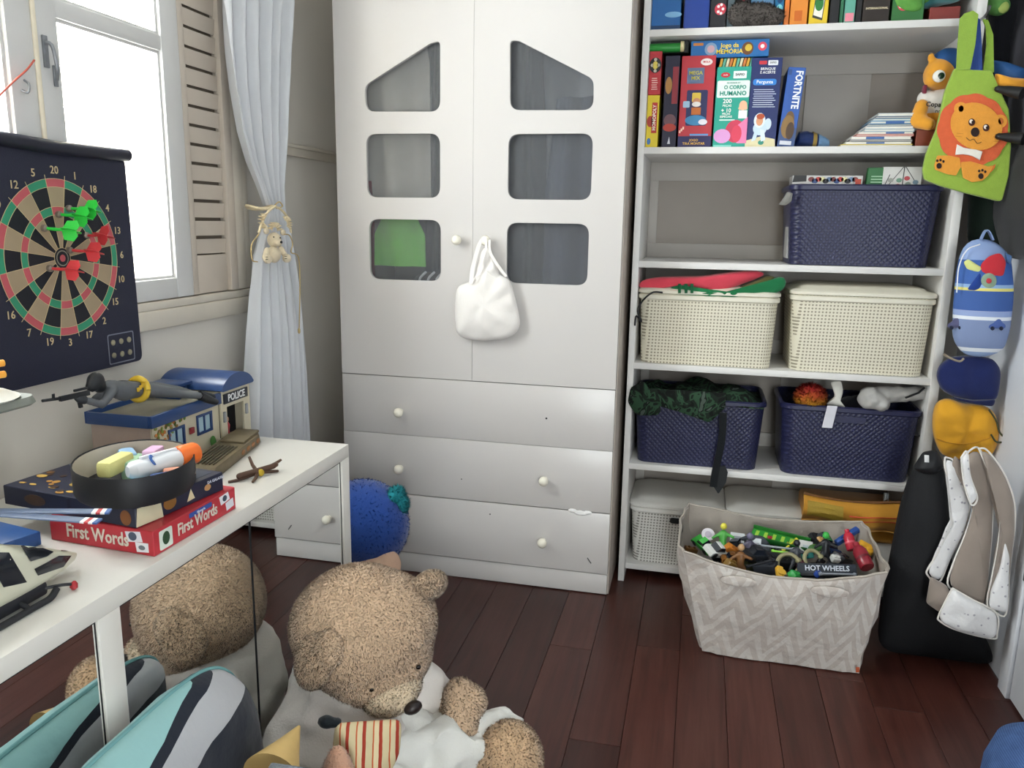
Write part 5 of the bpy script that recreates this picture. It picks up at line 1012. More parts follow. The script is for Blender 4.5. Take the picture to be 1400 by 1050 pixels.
# ------------------------------------------------------------------ weathered toy ramp and toy insect
RM = mat('#6b5f48', .6, .3, 30, .3, 60); RO = mat('#8a5f3c', .6, .3, 40)
t = thing('toy_ramp', 'weathered brown plastic toy ramp lying before the police station', 'toy ramp', (-1.26, 1.93, DZ))
D = V((-.085, .40, 0)); W = V((-.098, -.004, 0)); O = V((-1.178, 1.715, DZ+.0005))
out = [(0, .15), (.05, 0), (.9, 0), (1, .2), (1, .9), (.93, 1), (.06, 1), (0, .85)]
loft('base', [[O+D*(.5+(a-.5)*s)+W*(.5+(b-.5)*s)+V((0, 0, zz)) for a, b in out] for s, zz in ((.94, 0), (1, .006), (.97, .026), (.93, .030))], RM, t, True, True, 30)
for k in range(7): obox('groove_bar', O+D*.12+W*(.16+.11*k)+V((0, 0, .0295)), D*.42, W*.045, V((0, 0, .005)), mat('#57503f', .6, .3, 40), t, .001)
obox('end_block', O+D*.62+W*.1+V((0, 0, .0295)), D*.33, W*.75, V((0, 0, .008)), RM, t, .003)
for k in range(4): puff('rust_patch', [O+D*(.55+.1*k+.04*cos(a))+W*(.003)+V((0, 0, .015+.008*sin(a))) for a in [2*pi*j/10 for j in range(10)]], -W, .003, .002, RO, t, .001, 90, k, 16)
t = thing('toy_insect', 'small dark brown toy insect with gold belly on the white cabinet', 'toy insect', (-1.095, 1.79, DZ)); IB = mat('#4a3224', .45, .25, 90); c = V((-1.095, 1.79, DZ+.012))
blob('body', [('cap', c+V((-.025, -.045, .002)), c+V((.02, .045, .006)), .009, .008), (c+V((.022, .052, .008)), (.008, .010, .007)), (c, (.010, .012, .009))], IB, t, .003, 2)
lathe('gold_belly', [(.009, -.003), (.010, .0), (.008, .004), (.002, .006)], c+V((.008, .002, .0)), (.9, -.4, .2), mat('#b59a2c', .4, metal=.4), t, 12)
for a, b in (((-.03, -.05, -.008), (-.045, -.065, -.009)), ((.012, -.03, -.004), (.015, -.05, -.008)), ((-.02, .01, .016), (-.035, .02, .034)), ((.022, .03, -.004), (.030, .05, -.008)), ((.02, .06, .01), (.024, .078, .014)), ((-.02, -.02, .0), (-.035, -.035, -.008))): tube('leg', [c, c+V(a), c+V(b)], [.0055, .0045, .0035], IB, t, 6)
# ------------------------------------------------------------------ boxes on the cabinet
def flatbox(nm, lb, O, A, B, h, c, edge='#000'):
    t = thing(nm, lb, 'box', V(O)+(V(A)+V(B))/2); obox('carton', O, A, B, (0, 0, h), card(c), t, .0015, 1); return t
zr = DZ+.0005; O1 = V((-1.022, 1.283, zr)); A1 = V((-.262, .020, 0)); B1 = V((.002, .285, 0)); h1 = .053
t = flatbox('word_game', 'red word game box under the dark game box', O1, A1, B1, h1, '#b8323c')
F = Face(t, O1, B1, (0, 0, 1), B1.length, h1); F.text('First Words', .50, .50, .036, '#d8cfc0', 0, sx=.78, bold=.02); F.rect(.40, .72, .68, .92, '#2f4f9a', r=.003); F.text('Memoria', .54, .82, .008, '#cfd6ea', 0, .0016); F.rect(.06, .10, .20, .86, '#d9e2d6', r=.004); F.ell(.13, .5, .011, .014, '#2c4a30', e=.0012); F.poly([(.80, .52), (.92, .60), (.90, .95), (.78, .9)], '#e6e6ea'); F.poly([(.87, .15), (.97, .22), (.96, .58), (.86, .5)], '#e0e0e6', e=.001); F.ell(.85, .75, .008, .007, '#3f4a5a', e=.0014)
F = Face(t, O1+A1, -A1, (0, 0, 1), A1.length, h1); F.text('First Words', .47, .50, .040, '#d8cfc0', 0, sx=.8, bold=.02); F.poly([(.76, .45), (.90, .52), (.88, .92), (.74, .85)], '#dcdce2'); F.poly([(.84, .1), (.95, .14), (.95, .5), (.83, .48)], '#e6e6ea', e=.001); F.ell(.81, .7, .010, .009, '#4a5568', e=.0014); F.ell(.89, .3, .008, .005, '#6a7078', e=.0014)
O2 = V((-1.062, 1.287, zr+h1+.001)); A2 = V((-.36, .045, 0)); B2 = V((.030, .255, 0)); h2 = .042
t = flatbox('strategy_game', 'dark navy game box with gold pieces picture on the red box', O2, A2, B2, h2, '#23263a')
F = Face(t, O2+V((0, 0, h2)), -A2, B2, A2.length, B2.length)
F = Face(t, O2+A2+V((0, 0, h2)), -A2, B2, A2.length, B2.length)
for k in range(26): F.ell(rnd.uniform(.04, .55), rnd.uniform(.04, .40), rnd.uniform(.006, .014), rnd.uniform(.004, .009), rnd.choice(('#b8863a', '#7a5226', '#d0a850', '#4a3220')), e=.0008+.0002*(k % 4), n=9)
F.rect(.02, .62, .45, .68, '#8f97a8'); F.rect(.25, .45, .95, .95, '#2f3a52', e=.0007)
F = Face(t, O2, B2, (0, 0, 1), B2.length, h2); F.poly([(.0, .05), (.28, .0), (.26, .85), (.02, .95)], '#cfc8a8'); F.ell(.36, .55, .018, .014, '#8a5f2c'); F.poly([(.55, .2), (.64, .25), (.60, .8)], '#d6c7a0'); F.ell(.80, .5, .010, .007, '#b88a5a'); F.text('DA GALAXIA', .9, .75, .009, '#c9ccd8')
F = Face(t, O2+A2, -A2, (0, 0, 1), A2.length, h2); F.ell(.93, .45, .014, .016, '#7a4a24'); F.ell(.25, .5, .03, .012, '#4a3424'); F.rect(.5, .1, .52, .9, '#16182a')
# oval open tin with foam toys
t = thing('oval_tin', 'black oval open tin of foam toys on the game boxes', 'tin', (-1.15, 1.40, zr+h1+h2)); e1 = V((-.58, .81, 0)).normalized(); e2 = V((.81, .58, 0)).normalized(); oc = V((-1.150, 1.405, zr+h1+h2+.002))
def ov(r1, r2, zz, n=36): return [oc+e1*(r1*cos(2*pi*k/n))+e2*(r2*sin(2*pi*k/n))+V((0, 0, zz)) for k in range(n)]
loft('tin_wall', [ov(.148, .116, 0), ov(.151, .119, .006), ov(.152, .120, .060), ov(.151, .119, .062), ov(.149, .117, .060), ov(.146, .114, .006)], mat('#1b1b1f', .5, .1, 30), t, True, True, 50)
loft('tin_lining', [ov(.1485, .1165, .0595), ov(.1455, .1135, .0065)], mat('#cfc4b2', .6, .08, 20), t, False, False)
for k in range(3): F_ = oc+e2*.1165+e1*(-.03+.03*k); obox('lid_print', F_+V((0, 0, .02)), e1*.02, e2*.003, V((0, 0, .003)), mat('#5a4f48', .5), t)
def foam(nm, lb, c, a, u, w_, hgt, col): tag(obox(nm, oc+V((0, 0, c[2]))+e1*c[0]+e2*c[1], e1*a*cos(u)+e2*a*sin(u), (-e1*sin(u)+e2*cos(u))*w_, V((0, 0, hgt))+e1*.006, mat(col, .8, .06, 60, .3, 300), None, min(w_, hgt)*.25), lb, 'foam toy', 'foam toys in the oval tin')
foam('foam_block', 'pale yellow foam piece in the oval tin', (-.02, -.075, .030), .09, .5, .035, .034, '#d6d08a'); foam('foam_block', 'pale green foam piece in the oval tin', (.005, -.03, .010), .08, .2, .03, .04, '#9fc0a0'); foam('foam_block', 'light blue foam piece in the oval tin', (.05, -.03, .022), .06, -.2, .035, .034, '#8fb0d0'); foam('foam_block', 'pink foam piece in the oval tin', (.06, .01, .040), .05, .4, .03, .018, '#d8b0d0'); foam('foam_block', 'bright turquoise card in the oval tin', (-.095, -.05, .009), .08, .9, .05, .008, '#2f9ac4'); foam('foam_block', 'navy foam dart piece at the rim of the oval tin', (-.085, .03, .030), .05, 1.4, .02, .018, '#2f4470'); foam('foam_block', 'salmon foam dart piece at the rim of the oval tin', (-.06, .055, .034), .035, 1.5, .018, .016, '#d09078')
tg = thing('toy_blaster', 'white toy blaster with orange muzzle lying in the oval tin', 'toy gun', oc+V((0, 0, .04))); g0 = oc-e1*.075-e2*.01+V((0, 0, .052)); gd = (e1*.55+e2*.75).normalized(); gs = V((-gd.y, gd.x, 0)); WH = plastic('#d6d8dc', .35)
loft('body', [[g0+gd*s+gs*(w_*cos(a))+V((0, 0, .002+q*sin(a))) for a in [2*pi*k/12+.26 for k in range(12)]] for s, w_, q in ((0, .008, .012), (.012, .020, .019), (.06, .024, .020), (.10, .022, .022), (.125, .020, .019))], WH, tg, True, True, 35)
loft('muzzle', [[g0+gd*s+gs*(w_*cos(a))+V((0, 0, .004+q*sin(a))) for a in [2*pi*k/12+.26 for k in range(12)]] for s, w_, q in ((.118, .022, .022), (.122, .024, .024), (.160, .023, .024), (.166, .019, .020))], plastic('#e8702c'), tg, True, True, 35)
nn = (e2*.9-e1*.2+V((0, 0, .6))).normalized(); lathe('star_badge', [(.013, 0), (.013, .002), (.004, .0025)], g0+gd*.04+V((0, 0, .006))+nn*.019, nn, plastic('#2f5fa8'), tg, 18); lathe('badge_star', [(.006, 0), (.0055, .001)], g0+gd*.04+V((0, 0, .006))+nn*.0215, nn, plastic('#e6e8ec'), tg, 5)
obox('top_rail', g0+gd*.03-gs*.004+V((0, 0, .020)), gd*.085, gs*.008, V((0, 0, .007)), WH, tg, .001)
# ------------------------------------------------------------------ toy helicopter
t = thing('toy_helicopter', 'cream toy helicopter with dark windows and black skids on the cabinet', 'toy helicopter', (-1.12, 1.0, DZ)); HW = plastic('#cfcdb8', .4); HG = mat('#23262c', .15, .1, 30); hx = -1.135
prof = [(.58, .010, .925, .905), (.71, .045, .925, .850), (.82, .060, .928, .812), (.94, .064, .925, .806), (1.02, .060, .908, .804), (1.09, .050, .876, .803), (1.145, .036, .848, .804), (1.185, .018, .826, .806), (1.20, .008, .818, .809)]
def hp(i, a, s=1.0):
    y, w_, zt, zb = prof[i]; zc = (zt+zb)/2; q = (zt-zb)/2; ca, sa = cos(a), sin(a); sg = lambda v: math.copysign(abs(v)**.7, v); return V((hx+w_*s*sg(ca), y, zc+q*s*sg(sa)))
hull = loft('hull', [[hp(i, 2*pi*k/24) for k in range(24)] for i in range(len(prof))], HW, t, True, True, 50)
for pl_ in ([(18, 728), (38, 723), (39, 734.5), (21, 738)], [(45, 725), (74, 737), (75, 747), (46, 737)], [(26, 743), (42, 741), (71, 751), (62, 757), (39, 764)], [(44, 774), (78, 756), (95, 756), (84, 771), (49, 783)], [(10, 752), (34, 792), (2, 799), (-14, 770), (-10, 752)], [(82, 745), (95, 745), (95, 750), (81, 750)]):
    decal('window', [(a+2, b+4) for a, b in pl_], hull, HG, t)
loft('tail_boom', [[V((hx+r*cos(a), y, zc+r*sin(a))) for a in [2*pi*k/12 for k in range(12)]] for y, r, zc in ((.68, .03, .895), (.5, .022, .91), (.35, .016, .92))], HW, t)
box('undercarriage', hx-.045, hx+.045, .80, 1.09, .790, .815, mat('#25262c', .5), t, .006)
for s in (-1, 1):
    tube('skid', spline([(hx+.062*s, .84, DZ+.006), (hx+.062*s, .95, DZ+.006), (hx+.062*s, 1.05, DZ+.006), (hx+.062*s, 1.075, DZ+.007), (hx+.06*s, 1.092, DZ+.016)], 20), .006, mat('#25262a', .5), t, 8)
    for y in (.90, 1.03): tube('strut', [(hx+.062*s, y, DZ+.006), (hx+.035*s, y, .805)], .005, mat('#25262a', .5), t, 8)
tube('winch_hook', spline([(hx+.04, 1.08, .803), (hx+.058, 1.10, .803), (hx+.066, 1.118, .798)], 8), .003, mat('#2a2c30', .4), t, 6); lathe('red_hook', [(.003, 0), (.007, .004), (.006, .012), (.002, .016)], (hx+.068, 1.12, .7865), (0, .3, 1), plastic('#a82f34'), t, 10)
hub = V((-1.215, 1.045, .947)); lathe('rotor_hub', [(.012, -.012), (.012, .004), (.006, .010)], hub, (0, 0, 1), mat('#2a2c33', .4), t, 14); tube('rotor_mast', [(-1.16, .98, .915), hub], .006, mat('#2a2c33', .4), t, 8)
for tip in (V((-1.000, 1.150, .93)), V((-.984, 1.104, .93))):
    d = tip-hub; s = V((-d.y, d.x, 0)).normalized(); b = obox('rotor_blade', hub-s*.011, d*.88, s*.022, V((0, 0, .003)), mat('#5f6f8c', .4), t, .001)
    for k, c in enumerate(('#e6e6e6', '#b83a40', '#e6e6e6', '#3f5f98')): obox('tip_stripe', hub+d*(.88+.03*k)-s*.011, d*.03, s*.022, V((0, 0, .003)), mat(c, .4), b)
o = tag(obox('blue_booklet', (-1.30, 1.20, zr), (-.16, .03, 0), (.02, .075, 0), (0, 0, .03), card('#2f5a9a'), None, .003), 'blue booklet standing beside the red word game box', 'booklet')
# toy lookout tower at the cabinet's near end
t = thing('toy_tower', 'grey toy platform with orange rails beside the dartboard', 'toy tower', (-1.37, 1.16, DZ)); GRY = plastic('#7d8078', .5)
loft('column', [rrect(-1.38, 1.13, .09, .09, .015, z_) for z_ in (DZ+.0005, 1.085)], GRY, t); loft('platform', [rrect(-1.34, 1.175, .18, .20, .03, 1.085), rrect(-1.34, 1.175, .19, .21, .03, 1.09), rrect(-1.34, 1.175, .18, .205, .03, 1.103)], GRY, t, True, True, 40)
lathe('white_disc', [(.075, 0), (.08, .004), (.06, .014), (.02, .02), (.002, .021)], (-1.32, 1.19, 1.1035), (0, 0, 1), plastic('#d8d6cc'), t, 24)
for zz in (1.145, 1.167): tube('orange_rail', [(-1.33, 1.10, zz), (-1.31, 1.20, zz), (-1.30, 1.25, zz)], .007, plastic('#e8a23a'), t, 10)
tube('orange_post', [(-1.325, 1.16, 1.112), (-1.325, 1.16, 1.19)], .008, plastic('#d8782c'), t, 10)
# ------------------------------------------------------------------ big teddy bear
FURC = '#cfb193'
def m_fur(c, nm):
    N = NT(nm); a = N.noise(28, 4); N.base(N.mix(a, tuple(x*.72 for x in lin(c)), tuple(min(1, x*1.15) for x in lin(c)))); N.set(.95, 0, .1); N.b.inputs['Sheen Weight'].default_value = .35; N.bump(N.noise(160, 3), .6, .006); return N.m
FM = m_fur(FURC, 'tan_plush'); FM2 = m_fur('#dcc6a8', 'pale_plush')
HC = V((-.765, 1.715, .435)); ea = V((.78, .55, .28)).normalized(); fa = V((.46, -.74, -.42)); fa = (fa-ea*fa.dot(ea)).normalized(); ua = ea.cross(fa)*-1
if ua.z < 0: ua = -ua
HM = Matrix((ea, fa, ua)).transposed()
def hl(a, b, c): return HC+ea*a+fa*b+ua*c
t = thing('teddy_bear', 'huge tan teddy bear slumped on the floor against the mirrored cabinet', 'teddy bear', (-.78, 1.68, 0))
hd = blob('head', [(hl(0, 0, 0), (.185, .155, .138), HM), (hl(-.02, -.04, .01), (.165, .14, .134), HM), (hl(0, .06, -.05), (.145, .11, .10), HM)], FM, t, .014, 4)
fur('fur', hd, 70000, .0065, m_fur('#d8bca0', 'tan_pile'), hd, (.25, -.2, -.7), .0009, .4)
for s, a, b, c in ((1, .18, .0, .065), (-1, 0, 0, 0)):
    ep = [(hl(a, b, c), (.05, .026, .05), HM), (hl(a*.93, b*.93, c*.9), (.042, .03, .04), HM)] if s > 0 else [((-.835, 1.572, .425), (.058, .072, .026), frame((-.25, -.85, .42))), ((-.80, 1.575, .455), (.045, .05, .03), frame((-.25, -.85, .42)))]
    e = blob('ear', ep, FM, t, .008, 3); fur('fur', e, 12000, .0055, m_fur('#e2c8ac', 'ear_pile'), e, (.1, -.1, -.7), .0011, .5)
mz = blob('muzzle', [(hl(.0, .14, -.07), (.075, .065, .05), HM), (hl(.04, .13, -.08), (.045, .05, .04), HM)], FM2, t, .009, 3); fur('fur', mz, 7000, .006, m_fur('#e2d0b4', 'muzzle_pile'), mz, (0, 0, -.4), .0012, .4)
blob('nose', [(hl(.035, .208, -.072), (.024, .016, .017), HM)], mat('#241a18', .35), t, .005, 2)
for s in (-1, 1): blob('eye', [(hl(.02+.06*s, .152, -.012), (.008, .006, .008), HM)], mat('#15110f', .15), t, .004, 2)
SHIRT = mat('#d6cfc8', .92, .07, 10, .4, 200, sheen=.2)
def wr(k, a=.012, s=13):
    return lambda p: p+V((nz(p, s, k), nz(p, s, k+1), nz(p, s, k+2)))*a
def floorz(f):
    def g(p):
        p = f(p); p.z = max(p.z, .003); return p
    return g
blob('shirt', [((-.83, 1.73, .21), (.165, .17, .21)), ((-.80, 1.68, .14), (.18, .19, .14)), ('cap', (-.87, 1.66, .27), (-.905, 1.56, .17), .085, .075), ('cap', (-.70, 1.80, .26), (-.60, 1.86, .16), .075, .065)], SHIRT, t, .012, 4, floorz(wr(3, .020, 15)))
ar = blob('arm', [('cap', (-.905, 1.575, .19), (-.915, 1.50, .085), .058, .060), ((-.91, 1.48, .072), (.060, .062, .06))], FM, t, .011, 3, floorz(lambda p: p)); fur('fur', ar, 10000, .006, m_fur('#cba888', 'arm_pile'), ar, (0, 0, -.6), .0015, .4)
ar = blob('arm', [('cap', (-.60, 1.85, .17), (-.52, 1.80, .22), .055, .05), ('cap', (-.545, 1.80, .24), (-.53, 1.76, .17), .045, .05)], FM, t, .011, 3); fur('fur', ar, 9000, .006, m_fur('#dcc0a2', 'hand_pile'), ar, (0, 0, -.5), .0015, .4)
PANTS = mat('#d9d8d2', .92, .05, 10, .4, 240, sheen=.2)
blob('trousers', [((-.74, 1.62, .115), (.17, .17, .11)), ('cap', (-.66, 1.70, .115), (-.46, 1.80, .105), .115, .092), ('cap', (-.72, 1.56, .11), (-.70, 1.44, .10), .105, .085)], PANTS, t, .012, 3, floorz(wr(9, .030, 18)))
ft = blob('foot', [((-.40, 1.76, .105), (.088, .085, .10)), ((-.44, 1.77, .09), (.08, .075, .085))], m_fur('#d0ae8a', 'foot_plush'), t, .01, 3, floorz(lambda p: p)); fur('fur', ft, 12000, .006, m_fur('#d8b896', 'foot_pile'), ft, (0, 0, -.3), .0014, .4)
ft = blob('foot', [((-.700, 1.405, .17), (.048, .040, .17)), ((-.70, 1.43, .09), (.06, .06, .088))], m_fur('#c79a80', 'sole_plush'), t, .009, 3, floorz(lambda p: p)); fur('fur', ft, 3000, .006, m_fur('#cfa48c', 'sole_pile'), ft, (0, 0, -.2), .001, .4)
def m_stripe():
    N = NT('red_striped_cotton'); X = N.xyz(); f = N.math('FRACT', N.math('MULTIPLY', N.math('ADD', X[0], N.math('MULTIPLY', X[1], .35)), 26)); g = N.math('ADD', f, N.math('MULTIPLY', N.noise(30, 2), .1))
    N.base(N.ramp(g, [(0, '#9c3b2c'), (.14, '#c8b994'), (.42, '#c8b994'), (.55, '#b85a36'), (.64, '#d0c09a'), (.93, '#9c3b2c')], 'CONSTANT')); N.set(.9, 0, .2); return N.m
pk = [V(q_)+V((-.015, .0, .045)) for q_ in ((-.735, 1.50, .29), (-.605, 1.58, .27), (-.60, 1.55, .20), (-.63, 1.49, .13), (-.69, 1.44, .11), (-.735, 1.47, .19))]
puff('striped_bib', [V(p)+V((.008, -.02, .0)) for p in pk], (.45, -.8, .35), .034, .02, m_stripe(), t, .014, 18, 3)
blob('bow_tie', [((-.765, 1.485, .330), (.022, .018, .015)), ((-.742, 1.488, .330), (.014, .014, .011))], cloth('#1c2226'), t, .007, 2)

# ------------------------------------------------------------------ blue plush on the floor behind the cabinet end
t = thing('blue_plush', 'round royal blue plush with teal tuft on the floor by the wardrobe', 'plush toy', (-1.13, 2.52, 0)); BLF = mat('#16418f', .9, .2, 30, .5, 200, sheen=.4)
c = V((-1.125, 2.52, .375)); hb = blob('head', [(c, (.165, .15, .165)), (c+V((-.02, .02, -.03)), (.16, .15, .15))], BLF, t, .013, 3); fur('fur', hb, 5000, .010, mat('#1b4a9c', .9, .25, 40), hb, (0, 0, -.4), .0013)
tf = blob('tuft', [(c+V((.115, .02, .115)), (.03, .05, .03)), (c+V((.138, .02, .08)), (.022, .04, .035))], mat('#1f8a94', .9, .2, 40), t, .009, 2); fur('fur', tf, 1600, .014, mat('#2a949c', .9, .2, 40), tf, (0, 0, -.3), .0013)
blob('face', [(c+V((.06, -.05, -.13)), (.095, .09, .075)), (c+V((.10, -.06, -.10)), (.05, .05, .05))], mat('#d9b49a', .85, .08, 40, .2, 200), t, .01, 3)
blob('body', [(c+V((0, 0, -.27)), (.13, .12, .105)), (c+V((0, 0, -.18)), (.10, .09, .10))], mat('#cfd6e6', .85, .08, 40, .3, 200), t, .012, 3, floorz(lambda p: p))

# ------------------------------------------------------------------ teal cushion leaning on the mirror
def m_cush():
    N = NT('printed_cushion_cloth'); X = N.xyz()
    a = N.math('DIVIDE', N.math('SUBTRACT', X[1], .23), .55); b = N.math('DIVIDE', N.math('SUBTRACT', X[2], -.05), .31)
    d = N.math('SQRT', N.math('ADD', N.math('MULTIPLY', a, a), N.math('MULTIPLY', b, b)))
    N.base(N.ramp(N.math('MULTIPLY', d, .6), [(0, '#1f2430'), (.46, '#b4b5b8'), (.585, '#1f2430'), (.62, '#93bfbe')], 'CONSTANT')); N.set(.9, 0, .15); N.b.inputs['Sheen Weight'].default_value = .2; N.bump(N.noise(22, 3), .25, .012); return N.m
CU = V((-.885, 1.09, .29)); tilt = .17
t = thing('cushion', 'teal cushion with grey and navy bands leaning on the mirrored doors', 'cushion', (-.85, 1.13, 0))
def cush(u, v):
    a = u*2*pi; th = -pi/2+v*pi; ct = abs(cos(th))**.55*(1 if cos(th) >= 0 else -1); st = math.copysign(abs(sin(th))**.9, sin(th))
    ca = math.copysign(abs(cos(a))**.5, cos(a)); sa = math.copysign(abs(sin(a))**.5, sin(a))
    y = .30*ca*ct; z_ = .275*sa*ct; x_ = .068*st
    p = V((x_*cos(tilt)-z_*sin(tilt), y, z_*cos(tilt)+x_*sin(tilt))); p += V((1, 0, 0))*(.012*nz((y, z_, 1), 9, 3)+.006*nz((y, z_, 2), 22, 4))*ct
    return CU+p
grid('cover', cush, 64, 32, m_cush(), t, 0, 180)
tube('piping', [CU+V((-.275*math.copysign(abs(sin(a))**.5, sin(a))*sin(tilt), .302*math.copysign(abs(cos(a))**.5, cos(a)), .277*math.copysign(abs(sin(a))**.5, sin(a))*cos(tilt))) for a in [2*pi*k/72 for k in range(73)]], .004, mat('#6f9f9f', .9), t, 6)

# ------------------------------------------------------------------ things at the near edge
def m_card2():
    return card('#d9bd83')
t = thing('paper_cone', 'pale yellow paper cone with small printed spots before the bear', 'paper cone', (-.76, 1.23, .0)); A = PZ(409, 993, .40); Bq = PZ(330, 1062, .38); Cq = PZ(412, 1062, .38)
c0 = (Bq+Cq)/2; ax = (A-c0); r0 = (Bq-Cq).length/2
lathe('cone', [(r0, 0), (r0*.985, .002), (r0*.5, ax.length*.5), (.003, ax.length)], c0, ax, card('#d9b878'), t, 28, 60)
for k in range(5):
    an = -1.9+.32*k; Fm = frame(ax); n_ = Fm @ V((cos(an), sin(an), 0)); p_ = c0+ax*(.25+.06*(k % 2))+n_*(r0*(.76-.06*(k % 2))); lathe('red_spot', [(.006, 0), (.005, .001)], p_, n_+ax.normalized()*.35, card(('#b83a3c', '#2a2426', '#d8d4cc')[k % 3]), t, 10)
stand = V((c0.x, c0.y, 0)); lathe('hat_stand', [(r0*.8, .001), (r0*.8, .01), (.02, .02), (.02, c0.z-.01), (r0*.6, c0.z)], stand, (0, 0, 1), card('#c9c2b4'), t, 20)
q0, q1 = PZ(372, 1043, .48), PZ(445, 1050, .48); t = thing('grey_box', 'grey metallic box top edge at the bear foot', 'box', ((q0.x+q1.x)/2, q0.y-.1, 0))
obox('box_body', V((q0.x, q0.y, .0005)), (.11, .005, 0), (.02, -.2, 0), (0, 0, .468), mat('#6b7078', .3, .1, 20, metal=.6), t, .004); obox('lid', V((q0.x-.004, q0.y+.004, .469)), (.118, .005, 0), (.02, -.208, 0), (0, 0, .010), mat('#9aa3ae', .25, .1, 20, metal=.7), t, .003)

# ------------------------------------------------------------------ patterned fabric tote of toys
def m_chev():
    N = NT('chevron_canvas'); X = N.xyz(); h = N.math('ADD', X[0], N.math('MULTIPLY', X[1], 1.0))
    fx = N.math('ABSOLUTE', N.math('SUBTRACT', N.math('FRACT', N.math('MULTIPLY', h, 10)), .5)); g = N.math('FRACT', N.math('ADD', N.math('MULTIPLY', X[2], 13), N.math('MULTIPLY', fx, 2.6)))
    s = N.math('GREATER_THAN', g, .52); s2 = N.math('MULTIPLY', s, N.math('MULTIPLY_ADD', N.noise(9, 2), .7, .05)); base = N.mix(N.noise(14, 4), '#b0a69f', '#c4bbb3'); N.base(N.mix(s2, base, '#d8d5d0')); N.set(.88, 0, .2); N.bump(N.noise(26, 4), .55, .014); return N.m
CHV = m_chev(); t = thing('fabric_tote', 'grey beige chevron fabric storage bag full of toys on the floor', 'storage bag', (.32, 2.75, 0))
NR = 18
def tring(f, inset=0):
    """ring of the bag at height fraction f (0 floor, 1 rim)"""
    B4 = [V((.075, 2.60, .004)), V((.595, 2.595, .004)), V((.60, 2.92, .004)), V((.06, 2.92, .004))]; T4 = [V((-.010, 2.545, .385)), V((.638, 2.548, .385)), V((.632, 2.955, .405)), V((-.008, 2.955, .415))]
    g = f**.8; C4 = [a.lerp(b, g) for a, b in zip(B4, T4)]; cen = sum(C4, V((0, 0, 0)))/4; out = []
    for k in range(4):
        a, b = C4[k], C4[(k+1) % 4]
        for j in range(NR):
            s = j/NR; p = a.lerp(b, s); nrm = V((b.y-a.y, a.x-b.x, 0)).normalized(); bow = sin(s*pi)
            p = p+nrm*(.032*bow*sin(f*pi*.9)+.008*nz(p, 16, 2)+.016*nz(p, 8, 5)*f)
            if k == 0: p.z -= f**3*.050*bow**1.3
            if k == 2: p.z -= f**3*.030*bow
            if k in (1, 3): p.z -= f**3*.012*bow
            if s < .06 or s > .94: p = p+(cen-p).normalized()*.010
            out.append(p+(cen-V((p.x, p.y, cen.z))).normalized()*inset)
    return out
HS = [0, .03, .1, .2, .32, .45, .58, .7, .8, .88, .94, .98, 1.0]
flr = [V((.32+(p.x-.32)*.9, 2.76+(p.y-2.76)*.9, .002)) for p in tring(0)]
loft('bag_wall', [flr]+[tring(f) for f in HS]+[tring(1.0, .006)]+[tring(f, .008) for f in HS[::-1][1:10]], CHV, t, True, False, 60)
LIN = mat('#aaa197', .9, .08, 20, .3, 150)
loft('lining', [tring(f, .0105) for f in (.99, .9, .75, .6, .45)], LIN, t, False, False, 60)
r1 = tring(1.0, .003); tube('rim_seam', [p+V((0, 0, .001)) for p in r1+[r1[0]]], .0045, LIN, t, 6)
for (a, b) in ((0, 1),): grid('red_label', lambda u, v: PY(1170+5*u, 912+7*v, 2.575), 2, 2, mat('#b0502c', .7), t, .001)
for cx in (.18, .46): puff('handle_patch', [V((cx+.06*cos(a), 2.522, .315+.018*sin(a))) for a in [2*pi*k/16 for k in range(16)]], (0, -1, 0), .004, .012, CHV, t, .002, 20)  # handle patches in the same chevron canvas as the bag
# toys inside
pile_b = bmesh.new(); g = random.Random(5)
for k in range(240):
    p = V((g.uniform(.12, .52), g.uniform(2.67, 2.85), g.uniform(.09, .265))); M = Euler((g.uniform(0, 6), g.uniform(0, 6), g.uniform(0, 6))).to_matrix(); s = V((g.uniform(.02, .07), g.uniform(.01, .03), g.uniform(.01, .03)))
    bm_obox(pile_b, p, M @ V((s.x, 0, 0)), M @ V((0, s.y, 0)), M @ V((0, 0, s.z)))
o = frombm('toy_jumble', pile_b, mat('#23242a', .5, .6, 9)); tag(o, 'jumble of small dark toy pieces deep inside the fabric bag', 'toy pieces', None, 'stuff')
GT = 'toys in the fabric bag'
def base_car(): pass
CARN = 0
def toy_car(lb, c, c2, px, py, z_, rz, tiltx=0, s=1.0):
    q = PZ(px, py, z_); t = bpy.data.objects.new('toy_car', None); COL.objects.link(t); tag(t, lb, 'toy car', GT); t.location = q; t.rotation_euler = (tiltx, tiltx*.6, rz); t.scale = (s, s, s); INV[t.name] = Matrix()
    L, W_, = .085, .036; body = [(-L/2, 0), (-L/2, .012), (-L*.42, .016), (L*.2, .017), (L*.46, .012), (L/2, .006), (L/2, 0)]
    loft('body', [[V((a, y, .006+b)) for a, b in body] for y in (-W_/2, -W_/2+.002, W_/2-.002, W_/2)], plastic(c, .25), t, True, True, 30)
    cab = [(-L*.30, .015), (-L*.20, .030), (L*.06, .031), (L*.20, .016)]
    loft('cabin', [[V((a, y, .006+b)) for a, b in cab] for y in (-W_*.38, W_*.38)], mat('#1a1f28', .12), t, True, True, 30); obox('roof_panel', (-L*.19, -W_*.36, .0365), (L*.24, 0, 0), (0, W_*.72, 0), (0, 0, .002), plastic(c2, .25), t, .0008)
    for a in (-L*.30, L*.30):
        for y in (-1, 1): wheel = lathe('wheel', [(.010, 0), (.0105, .002), (.0105, .007), (.006, .0085), (.002, .009)], (a, y*(W_/2-.006), .0105), (0, y, 0), mat('#151515', .6), t, 12)
    return t
